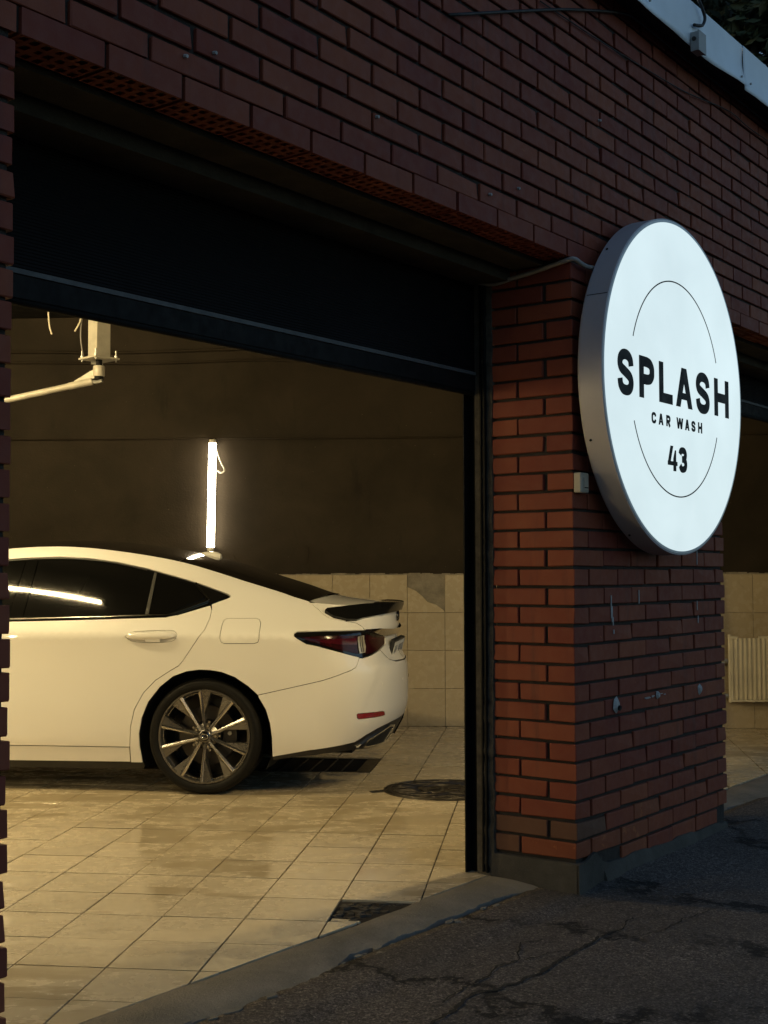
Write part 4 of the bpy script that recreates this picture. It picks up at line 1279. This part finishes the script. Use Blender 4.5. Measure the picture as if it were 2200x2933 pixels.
def loft(name, rows, mat, parent, smooth=True, flip=False):
    mb = MB(); k = len(rows[0])
    for r in rows: mb.v += [L_(p) for p in r]
    for i in range(len(rows)-1):
        for j in range(k-1):
            f = (i*k+j, i*k+j+1, (i+1)*k+j+1, (i+1)*k+j); mb.f.append(f[::-1] if flip else f)
    return mb.build(name, mat, parent, smooth)
def ztop(t):
    return ZT(t) if t < .59 else ZT(S1(t, 1.03)[0])
def top_rows(t0, t1, n, crown, zoff=0., bow=lambda s: 0., m=16, inner=0.):
    """surface spanning from the left to the right upper edge of the body"""
    rows = []
    for i in range(n+1):
        t = t0+(t1-t0)*i/n; zt = ztop(t)
        x, y, z = S1(t, zt); y -= inner; row = []
        for j in range(m+1):
            v = 1-2*j/m
            row.append((x+bow(i/n)*(1-v*v), y*v, z+zoff+crown(i/n)*(1-abs(v)**2.2)))
        rows.append(row)
    return rows

DLO_TOP = [(-2.02, 1.02), (-1.80, 1.165), (-1.55, 1.275), (-1.37, 1.312), (-1.229, 1.324), (-1.139, 1.329), (-.950, 1.334), (-.767, 1.325), (-.583, 1.301), (-.398, 1.263), (-.216, 1.216), (-.082, 1.177), (.051, 1.131), (.091, 1.116), (.108, 1.106)]
DLO_BOT = [(.107, 1.098), (.092, 1.090), (.008, 1.058), (-.174, 1.003), (-.232, .992), (-.343, .989), (-.688, .978), (-1.133, .967), (-2.0, .955)]
SHUT = [(.012, 1.058), (.020, 1.03), (.019, .983), (.002, .919), (-.043, .854), (-.116, .747), (-.141, .718), (-.192, .689), (-.277, .635), (-.347, .564), (-.400, .472), (-.424, .372), (-.431, .258)]
ARCH = [(-.362, .172), (-.374, .257), (-.376, .332), (-.358, .423), (-.320, .513), (-.251, .598), (-.174, .658), (-.097, .686), (-.021, .696), (.040, .694), (.105, .684), (.180, .656), (.255, .606), (.313, .543), (.352, .478), (.375, .401), (.385, .316), (.386, .214)]
BUMPLOW = [(.386, .214), (.597, .250), (.80, .266), (.965, .278), (1.03, .298), (1.069, .312), (1.188, .339), (1.28, .350), (1.365, .357), (1.525, .361)]
TAIL = [(.508, .897), (.522, .908), (.694, .912), (1.027, .9085), (1.073, .906), (1.226, .882), (1.399, .857), (1.393, .814), (1.34, .799), (1.297, .788), (1.169, .765), (1.09, .7555), (1.053, .753), (1.017, .758), (.807, .797), (.580, .841), (.535, .868), (.513, .884)]
BLINE = [(.309, .557), (.60, .622), (.86, .680), (.904, .689), (.950, .703), (.985, .725), (1.021, .754)]
FUEL = [(.096, .946), (.100, .969), (.112, .979), (.130, .981), (.281, .980), (.298, .974), (.310, .955), (.313, .93), (.317, .869), (.310, .850), (.289, .844), (.118, .843), (.101, .852), (.095, .873)]
TLINE = [(.540, 1.066), (.600, 1.030), (.657, .999), (.704, .981), (.779, .969), (.970, .948), (1.041, .928), (1.073, .908)]
SPOIL = [(.664, 1.006), (.679, 1.015), (.996, 1.036), (1.335, 1.050), (1.527, 1.053)]
SPOIL_LOW = [(1.545, 1.005), (1.357, .995), (1.19, .983), (1.023, .968), (.965, .959), (.874, .960), (.747, .978)]
REFL = [(.945, .438), (.954, .443), (1.212, .4365), (1.232, .431), (1.246, .413), (1.23, .409), (.995, .411), (.960, .412), (.947, .420)]
WR, WZ0 = .322, .322
FAX = -2.77

def wheel(root_car, x, side):
    w = bpy.data.objects.new("wheel", None); COL.objects.link(w); w.parent = root_car
    w.location = (x, -.885*side, WZ0); w.empty_display_size = .1
    if side < 0: w.rotation_euler = (0, 0, PI)
    w.rotation_euler.rotate_axis('Y', rad(0))
    # own axes: y = 0 at the outer sidewall, growing inward
    R = WR
    prof = [(.262, .014), (.268, .004), (.280, -.001), (.295, -.002), (.309, .006), (.318, .018), (.3215, .03), (R, .05), (R, .19), (.318, .21), (.305, .225), (.27, .23), (.255, .22)]
    mb = MB().lathe(prof, 72, 'Y'); t = mb.build("tyre", M['tyre'], w, 40, True)
    tr = MB()
    for i in range(72):
        a = 2*PI*(i+.5)/72
        m = Matrix.Rotation(-a, 4, 'Y')
        tr.box(R-.002, R+.0012, .035, .2, -.011, .011, m)
    tr.build("tread", M['tyre'], w)
    for rr in (.300, .290): MB().lathe([(rr-.0012, -.0015), (rr, -.0032), (rr+.0012, -.0015)], 72, 'Y').build("sidewall_line", M['tyre'], w, True)
    MB().lathe([(.266, .012), (.262, .004), (.254, .004), (.248, .012), (.244, .03), (.236, .06), (.232, .20)], 72, 'Y').build("rim", M['rim'], w, 40, True)
    MB().lathe([(.2445, .034), (.2405, .034), (.2405, .046), (.2445, .046)], 72, 'Y').build("rim_step", M['rim_cut'], w, 40, True)
    MB().lathe([(.234, .065), (.234, .215), (.0, .215)], 48, 'Y').build("barrel", M['barrel'], w, 40, True)
    MB().lathe([(.165, .115), (.168, .11), (.168, .09), (.165, .087), (.09, .087), (.085, .07), (.0, .07)], 48, 'Y').build("brake_disc", M['disc'], w, 40, True)
    cal = MB().lathe([(.10, .075), (.10, .06), (.175, .06), (.18, .075), (.18, .12), (.10, .12)], 14, 'Y', rad(-14), rad(30)); cal.build("caliper", M['barrel'], w, 40, True)
    for z in (.015, .055): MB().tube([(.135, .06, z), (.135, .052, z)], .012, 8).build("caliper_bolt", M['galv'], w, 40)
    phase = 109
    for k in range(5):
        for s in (-1, 1):
            c = phase+72*k
            a_out = rad(c+s*14.3); a_in = rad(c+s*20)
            ux, uz = cos(a_out), sin(a_out)
            # face of the spoke: bright blade, from hub to rim edge
            p0 = Vector((.040*cos(a_in), .040*sin(a_in))); p1 = Vector((.252*ux, .252*uz))
            d = (p1-p0).normalized(); q = Vector((-d.y, d.x))
            tow = 1 if q.dot(Vector((cos(rad(c)), sin(rad(c))))) > 0 else -1; q = q*tow    # q points to the partner spoke
            def P(t, o, y): r_ = p0+(p1-p0)*t+q*o; return (r_.x, y, r_.y)
            yh, yr = .022, .005
            mb = MB()
            mb.add([P(0, .008, yh+.006), P(1, .014, yr+.007), P(1, .001, yr-.002), P(0, .0, yh-.003), P(1, -.009, yr+.004), P(0, -.008, yh+.004),
                    P(0, .009, yh+.03), P(1, .017, yr+.035), P(1, -.012, yr+.035), P(0, -.009, yh+.03)],
                   [(0, 1, 2, 3), (3, 2, 4, 5), (0, 6, 7, 1), (4, 8, 9, 5), (6, 9, 8, 7), (0, 3, 5, 9, 6), (1, 7, 8, 4, 2)])
            mb.build("spoke", M['rim_cut'], w, False, True)
            mb = MB()
            a1 = P(.42, -.008, yh*.55+.003); b1 = P(1, -.0082, yr); ang = a_out-s*0
            e_a = rad(c+s*27.5)
            e1 = (.253*cos(e_a), .009, .253*sin(e_a)); g1 = (.238*cos(e_a), .040, .238*sin(e_a)); h1 = P(.38, -.011, .05)
            mb.add([a1, b1, e1, g1, h1], [(0, 1, 2), (0, 2, 3), (0, 3, 4)])
            mb.build("spoke_wing", M['rim'], w, False, True)
        a = rad(phase+72*k-36)
        cx, cz = .060*cos(a), .060*sin(a)
        MB().lathe([(.017, .035), (.017, .024), (.0125, .024), (.012, .05)], 14, 'Y', 0, 2*PI, Matrix.Translation((cx, 0, cz))).build("nut_socket", M['rim'], w, 40, True)
        b = MB(); b.lathe([(0, .022), (.0085, .022), (.0095, .026), (.0095, .05)], 6, 'Y', 0, 2*PI, Matrix.Translation((cx, 0, cz))); b.build("wheel_nut", M['rim_cut'], w, False, True)
        b = MB().box(-.006, .006, .030, .05, .078, .088, Matrix.Rotation(-(a-PI/2), 4, 'Y')); b.build("spoke_stud", M['rim_cut'], w)
    MB().lathe([(0, .014), (.030, .014), (.036, .018), (.040, .026), (.048, .036), (.07, .055)], 28, 'Y').build("hub", M['rim'], w, 40, True)
    MB().lathe([(0, .0125), (.026, .0125), (.029, .0145)], 28, 'Y').build("centre_cap", M['gloss'], w, 40, True)
    ring = [(.0205*cos(2*PI*i/28), .0105, .015*sin(2*PI*i/28)) for i in range(28)]
    mb = MB().tube(ring, .0022, 6, False, True)
    mb.tube([(.003, .0105, .013), (-.010, .0105, -.004), (-.007, .0105, -.007), (.010, .0105, -.007)], .0022, 6)
    mb.build("centre_emblem", M['chrome'], w, True)
    return w

def car():
    root = thing("car", "white saloon with dark tinted windows and black boot spoiler parked in the bay", "car", CAR0, -BE)
    TC = lambda z: XC(z)+LQ
    def mirror_later(fn):
        fn(1); fn(-1)
    # --- side: quarter panel with roof rail, pillars
    zt_edge = [(t, ZT(t)) for t in (.538, .45, .36, .26, .16, .09, .02, -.06, -.13, -.19, -.246, -.33, -.425, -.51, -.6, -.68, -.77, -.87, -.97, -1.1, -1.25, -1.35, -1.45, -1.6, -1.75, -1.92, -2.1)]
    dlo = DLO_TOP+DLO_BOT
    quarter = SHUT[::-1]+[(.05, 1.0745), (.092, 1.090), (.107, 1.098), (.108, 1.106)]+DLO_TOP[::-1][1:]+[(-2.05, .985)]+zt_edge[::-1]+TLINE[1:-1]+[(1.073, .906), (1.027, .9085), (.694, .912), (.522, .908), (.508, .897), (.513, .884), (.535, .868), (.580, .841), (.807, .797), (1.017, .758)]+BLINE[::-1][0:]+ARCH[12::-1][0:]+[(-.362, .168), (-.431, .168)]
    for s in (1, -1):
        panel("quarter_panel", quarter, M['paint'], root, [FUEL] if s == 1 else [], side=s)
        if s == 1: panel("fuel_flap", FUEL, M['paint'], root, side=1, off=.0005)
        rear_door = [(-1.205, .258), (-1.19, .60), (-1.185, .80), (-1.180, .961)]+[(x, z-.005) for x, z in DLO_BOT[6::-1][:4]]+[(-.232, .987), (-.174, .998), (.008, 1.053)]+SHUT[1:]
        bowl = lambda x0: smooth2([(-.452+x0, .879), (-.432+x0, .897), (-.371+x0, .910), (-.20+x0, .915), (-.163+x0, .905), (-.154+x0, .886), (-.185+x0, .854), (-.324+x0, .848), (-.412+x0, .855), (-.452+x0, .879)], 3)[:-1]
        d = panel("rear_door", rear_door, M['paint'], root, [bowl(0)], side=s)
        front_door = [(-2.20, .258), (-2.24, .55), (-2.20, .75), (-2.05, .945), (-2.0, .950), (-1.180, .961), (-1.185, .80), (-1.19, .60), (-1.205, .258)]
        d2 = panel("front_door", front_door, M['paint'], root, [bowl(-1.07)], side=s)
        panel("sill", [(-2.33, .163), (-2.33, .25), (-1.205, .255), (-.435, .255), (-.435, .170)], M['paint'], root, side=s, off=-.004)
        panel("sill_skirt", [(-2.30, .118), (-2.33, .161), (-.435, .168), (-.36, .168), (-.37, .118)], M['satin'], root, side=s, off=-.035, gap=0)
        # handles: shallow bowl, bar with a key button
        for dr, x0 in ((d, 0), (d2, -1.07)):
            gr = [(-.446+x0, .880), (-.428+x0, .892), (-.378+x0, .9015), (-.185+x0, .9025), (-.162+x0, .892), (-.172+x0, .877), (-.239+x0, .868), (-.36+x0, .864), (-.424+x0, .871)]
            hol = lambda t, z, a=x0: -.024*max(0, 1-((t-a+.303)/.15)**2)*max(0, 1-((z-.881)/.034)**2)
            rnd = lambda t, z, a=x0: -.016*min(1, abs((z-.883)/.019)**2.2)-.022*min(1, abs((t-a+.303)/.143)**4)
            panel("handle_recess", bowl(x0), M['paint'], dr, side=s, off=-.0006, depth=0, gap=0, s=.010, bulge=hol, auto=True)
            panel("handle", smooth2(gr+gr[:1], 4)[:-1], M['paint'], dr, side=s, off=.030, depth=.016, gap=0, s=.007, bulge=rnd, auto=True)
            panel("handle_button", [(-.328+x0, .853), (-.328+x0, .866), (-.245+x0, .868), (-.245+x0, .853)], M['paint'], dr, side=s, off=.02, depth=.018, gap=0)
        # glazing
        g = lambda n, p, m, off=-.004, dp=.008, gp=.0: panel(n, p, M[m], root, side=s, off=off, depth=dp, gap=gp)
        g("window_surround", dlo, 'gloss', -.010)
        g("front_window", [(-1.93, 1.045), (-1.74, 1.165), (-1.53, 1.262), (-1.36, 1.298), (-1.150, 1.314), (-1.174, .985), (-1.95, .975)], 'glass', -.005)
        g("pillar_cover", [(-1.145, 1.316), (-1.074, 1.318), (-1.084, .985), (-1.169, .985)], 'glass', -.003)
        g("rear_door_window", [(-1.069, 1.318), (-.95, 1.321), (-.767, 1.312), (-.583, 1.289), (-.398, 1.251), (-.352, 1.239), (-.362, 1.003), (-.688, .993), (-1.079, .985)], 'glass', -.005)
        g("quarter_window", [(-.336, 1.235), (-.216, 1.206), (-.112, 1.173), (-.035, 1.098), (-.235, 1.012), (-.338, 1.007)], 'glass', -.005)
        g("window_bar", [(-.352, 1.243), (-.336, 1.239), (-.340, 1.003), (-.360, 1.003)], 'satin', .000)
        g("window_applique", [(-.104, 1.175), (.04, 1.127), (.086, 1.108), (.09, 1.10), (.0, 1.064), (-.022, 1.092)], 'gloss', -.002)
        g("window_chrome", ribbon(smooth2([(-2.0, .966), (-1.133, .977), (-.688, .9885), (-.343, .999), (-.25, 1.001), (-.20, 1.010), (-.03, 1.074), (-.006, 1.084), (-.012, 1.092), (-.10, 1.182)], 5), .0065), 'chrome', .001, .006)
        g("roof_chrome", ribbon(smooth2([(-1.85, 1.118), (-1.55, 1.262), (-1.37, 1.301), (-1.139, 1.3205), (-.95, 1.3265), (-.767, 1.318), (-.583, 1.2945), (-.398, 1.2565)], 5), .005), 'satin', .0, .006)
        # lamps
        tl = panel("tail_light", TAIL, M['gloss'], root, side=s, off=-.002, depth=.02)
        panel("red_lens", [(.556, .878), (.66, .884), (1.012, .880), (1.014, .778), (.807, .811), (.599, .853)], M['lens'], tl, side=s, off=.0025, depth=.004, gap=0)
        panel("red_lens", [(.62, .864), (.80, .868), (1.009, .866), (1.010, .828), (.85, .834), (.70, .846)], M['lens_red'], tl, side=s, off=.0045, depth=.002, gap=0)
        panel("red_lens", [(1.104, .884), (1.195, .868), (1.385, .850), (1.380, .818), (1.30, .797), (1.173, .775), (1.10, .772), (1.117, .806)], M['lens'], tl, side=s, off=.0025, depth=.004, gap=0)
        panel("lamp_line", [(1.18, .860), (1.32, .846), (1.32, .842), (1.18, .856)], M['lens_red'], tl, side=s, off=.0045, depth=.002, gap=0)
        panel("reversing_lens", [(1.018, .874), (1.082, .880), (1.108, .812), (1.094, .780), (1.030, .778)], M['clear'], tl, side=s, off=.004, depth=.004, gap=0)
        for q in (1.038, 1.060): panel("lamp_rib", [(q-.003, .874), (q+.003, .874), (q+.018, .785), (q+.012, .785)], M['satin'], tl, side=s, off=.006, depth=.002, gap=0)
        panel("reflector", REFL, M['reflector'], root, side=s, off=.001, depth=.006)
        # front wing
        fa = [(FAX+.375*cos(rad(a)), .325+.370*sin(rad(a))) for a in range(-22, 203, 9)]
        wing = [(-2.20, .258), (-2.24, .55), (-2.20, .75), (-2.05, .945), (-2.05, .985), (-2.1, .985), (-2.4, .955), (-2.7, .90), (-3.0, .862), (-3.28, .80), (-3.28, .62), (-3.16, .46)]+[p for p in fa[::-1] if p[1] > .25 and p[0] > FAX-.36]
        panel("front_wing", wing, M['paint'], root, side=s)
        panel("tailpipe_surround", [(1.020, .240), (1.045, .258), (1.129, .287), (1.373, .340), (1.458, .328), (1.500, .222), (1.405, .217), (1.124, .233)], M['chrome'], root, side=s, off=.004, depth=.02, gap=0)
        panel("tailpipe", [(1.085, .250), (1.135, .276), (1.375, .326), (1.430, .318), (1.450, .262), (1.39, .235), (1.13, .243)], M['void'], root, side=s, off=.0065, depth=.012, gap=0)
        panel("tailpipe_blade", [(1.355, .240), (1.405, .316), (1.423, .313), (1.378, .237)], M['chrome'], root, side=s, off=.010, depth=.006, gap=0)
        # wheel housings
        for ax in (0, FAX):
            mb = MB().lathe([(.392, -.845), (.395, -.50), (.0, -.50)], 30, 'Y', rad(-28), rad(208), Matrix.Translation((ax, 0, .325)))
            if s < 0: mb.v = [(x, -y, z) for x, y, z in mb.v]
            mb.build("wheel_housing", M['void'], root)
        wheel(root, 0, s); wheel(root, FAX, s)
    # --- rear end, both halves in one panel each
    cen = lambda z: (TC(z), z)
    bump_ = BLINE[:-1]+[(1.021, .754), (1.053, .750), (1.169, .762), (1.30, .785), (1.345, .755), (1.39, .722), (1.46, .706), cen(.700), cen(.64), cen(.5), cen(.368)]+BUMPLOW[::-1]+ARCH[:12:-1]
    panel("rear_bumper", bump_, M['paint'], root, [REFL], both=True)
    for t, z in ((1.224, .592), (1.56, .59)):
        panel("parking_sensor", [(t+.010*cos(k*PI/6), z+.010*sin(k*PI/6)) for k in range(12)], M['paint'], root, both=True, off=.0015, depth=.003, gap=0)
    val = [(.386, .192), (.503, .210), (.698, .226), (.90, .232), (1.05, .228), (1.40, .208), (1.50, .225), (1.58, .245), cen(.250), cen(.365), (1.53, .358)]+[(t, z-.003) for t, z in BUMPLOW[::-1][1:]]
    panel("rear_valance", val, M['satin'], root, both=True, off=-.006, depth=.03, gap=0)
    lid = [(.545, 1.064)]+TLINE[1:-1]+[(1.073, .910), (1.226, .886), (1.403, .860), (1.396, .812), (1.345, .797), (1.302, .786), (1.345, .758), (1.39, .726), (1.46, .710), cen(.704), cen(.88), cen(ztop(1.6))]+[(t_, ztop(t_)) for t_ in (1.5, 1.4, 1.3, 1.2, 1.1, 1.0, .9, .8, .7, .62, .58)]
    panel("boot_lid", lid, M['paint'], root, both=True)
    deck = top_rows(.545, TC(1.03), 44, lambda s: .028*(1-s)**.6, 0, lambda s: .055*(1-s)**3)
    loft("boot_deck", deck, M['paint'], root, True)
    panel("spoiler", SPOIL+[cen(1.055), cen(1.008)]+SPOIL_LOW, M['spoiler'], root, both=True, off=.018, depth=.03, gap=0, s=.02, bulge=lambda t, z: .014*max(0, min(1, (z-.99)/.05)))
    sp = []
    for t in [.68+(TC(1.03)-.68)*i/30 for i in range(31)]:
        z = 1.015+(1.054-1.015)*min(1, max(0, t-.68)/.75)**.75; n = nrm(t, min(z, 1.03)); p = Vector(S1(t, min(z, 1.03)))
        o_ = p+n*(.018+.014*max(0, min(1, (z-.99)/.05))); i_ = p-n*.10
        sp.append([(o_.x, o_.y, z-.001), (p.x-n.x*.01, p.y-n.y*.01, z+.003), (i_.x, i_.y, z-.006+.01)])
    loft("spoiler_top", sp, M['spoiler'], root); loft("spoiler_top", [[(x, -y, z) for x, y, z in r] for r in sp], M['spoiler'], root, True, True)
    chrome = [(1.076, .906), (1.231, .908), (1.461, .899), cen(.897), cen(.865), (1.511, .862), (1.40, .860), (1.235, .882)]
    panel("chrome_bar", chrome, M['chrome'], root, both=True, off=.012, depth=.016, gap=0, bulge=lambda t, z: .006*max(0, 1-((z-.882)/.02)**2))
    # number plate, badge, emblem
    pl_ = bpy.data.objects.new("number_plate", None); COL.objects.link(pl_); pl_.parent = root
    pl_.location = (.988, 0, .768); pl_.rotation_euler = (0, rad(14), 0)
    MB().box(-.02, .006, -.262, .262, -.066, .066).build("plate_frame", M['satin'], pl_)
    MB().box(.005, .009, -.255, .255, -.052, .052).build("plate_face", M['plate'], pl_)
    r = random.Random(2); mb = MB()
    for k in range(7):
        y = -.20+k*.065
        if k == 2: continue
        mb.box(.0085, .0098, y-.016, y-.009, -.030, .030); mb.box(.0085, .0098, y+.009, y+.016, -.030, .030); mb.box(.0086, .0099, y-.009, y+.009, r.choice((-.003, .024, -.030)), r.choice((.003, .030)) if False else .004)
    mb.build("plate_characters", M['vinyl'], pl_)
    mb = MB()
    for k in range(3): mb.box(1.095+.0, 1.101, -.47-.03*k, -.45-.03*k, .700, .722)
    ring = [Vector(L_((.994, .048*cos(2*PI*i/32), .972+.034*sin(2*PI*i/32)))) for i in range(32)]
    mb = MB().tube(ring, .0045, 6, False, True)
    mb.tube([L_(p) for p in ((.994, -.008, .999), (.994, .022, .966), (.994, .016, .958), (.994, -.024, .958))], .0045, 6)
    mb.build("emblem", M['gloss'], root, True)
    # --- roof, glass and bonnet
    cr = lambda s: .046
    loft("roof_panel", top_rows(-1.62, -.225, 40, lambda s: .048, -.002), M['gloss'], root)
    loft("rear_window", top_rows(-.222, .541, 34, lambda s: .047-.012*s, -.002, lambda s: .055*s), M['glass'], root)
    loft("windscreen", top_rows(-2.09, -1.623, 24, lambda s: .05, -.003, lambda s: -.16*(1-s)), M['glass'], root)
    hood = top_rows(XCF-LQ, -2.1, 40, lambda s: .012+.055*min(1, s*1.6))
    loft("bonnet", [r for r in hood], M['paint'], root)
    nose = [(-3.28, .80), (-3.28, .62), (-3.16, .46), (-3.14, .25), (-3.30, .2), (-3.7, .2), (XCF-LQ, .2), (XCF-LQ, .69), (-3.7, .70)]
    panel("front_bumper", nose, M['paint'], root, both=True)
    gz = [(XCF-LQ, .30), (XCF-LQ, .64), (-3.86, .64), (-3.74, .30)]
    panel("grille", gz, M['satin'], root, both=True, off=.006, depth=.012, gap=0)
    for s in (1, -1):
        panel("headlight", [(-3.36, .66), (-3.34, .73), (-3.52, .70), (-3.72, .635), (-3.70, .605), (-3.5, .63)], M['clear'], root, side=s, off=.006, depth=.012, gap=0)
        m_ = bpy.data.objects.new("door_mirror", None); COL.objects.link(m_); m_.parent = root; m_.location = L_((-1.93, .93*s, 1.02))
        mb = MB().lathe([(0, -.10), (.05, -.09), (.075, -.03), (.075, .03), (.05, .09), (0, .10)], 16, 'Y'); mb.v = [(x*.7, y, z*.85) for x, y, z in mb.v]
        mb.build("mirror_shell", M['paint'], m_, True, True)
        MB().tube([(0, .03*s, -.03), (.0, .11*s, -.06)], .018, 8).build("mirror_arm", M['gloss'], m_, 40)
    # black floor pan so nothing shows through under the body
    mb = MB(); mb.box(-3.3, .78, -.50, .50, .19, .60); mb.box(-2.34, -.41, -.80, .80, .14, .30); mb.box(.41, .74, -.55, .55, .25, .5)
    mb.build("floor_pan", M['void'], root)
    mb = MB(); mb.box(-2.0, .5, -.62, .62, .60, .97); mb.build("cabin_shell", M['void'], root)
    # shark fin aerial
    x0, zb = -.275, 1.342
    rows = []
    for i in range(13):
        t = i/12; h = .052*math.sin(PI*min(1, t*.62+.02))**.7*(1 if t < .95 else .85); w_ = .034*math.sin(PI*min(.97, .12+t*.55))
        xb = x0-.055+t*.20; zz = zb-.018*t-.010
        rows.append([(xb, w_*cos(PI*j/10)*(1-.0), zz+h*math.sin(PI*j/10)**.8) for j in range(11)])
    loft("roof_aerial", rows, M['paint'], root)
    MB().add([L_(p) for p in rows[-1]], [tuple(range(10, -1, -1))]).build("aerial_end", M['paint'], root)
    return root
car()
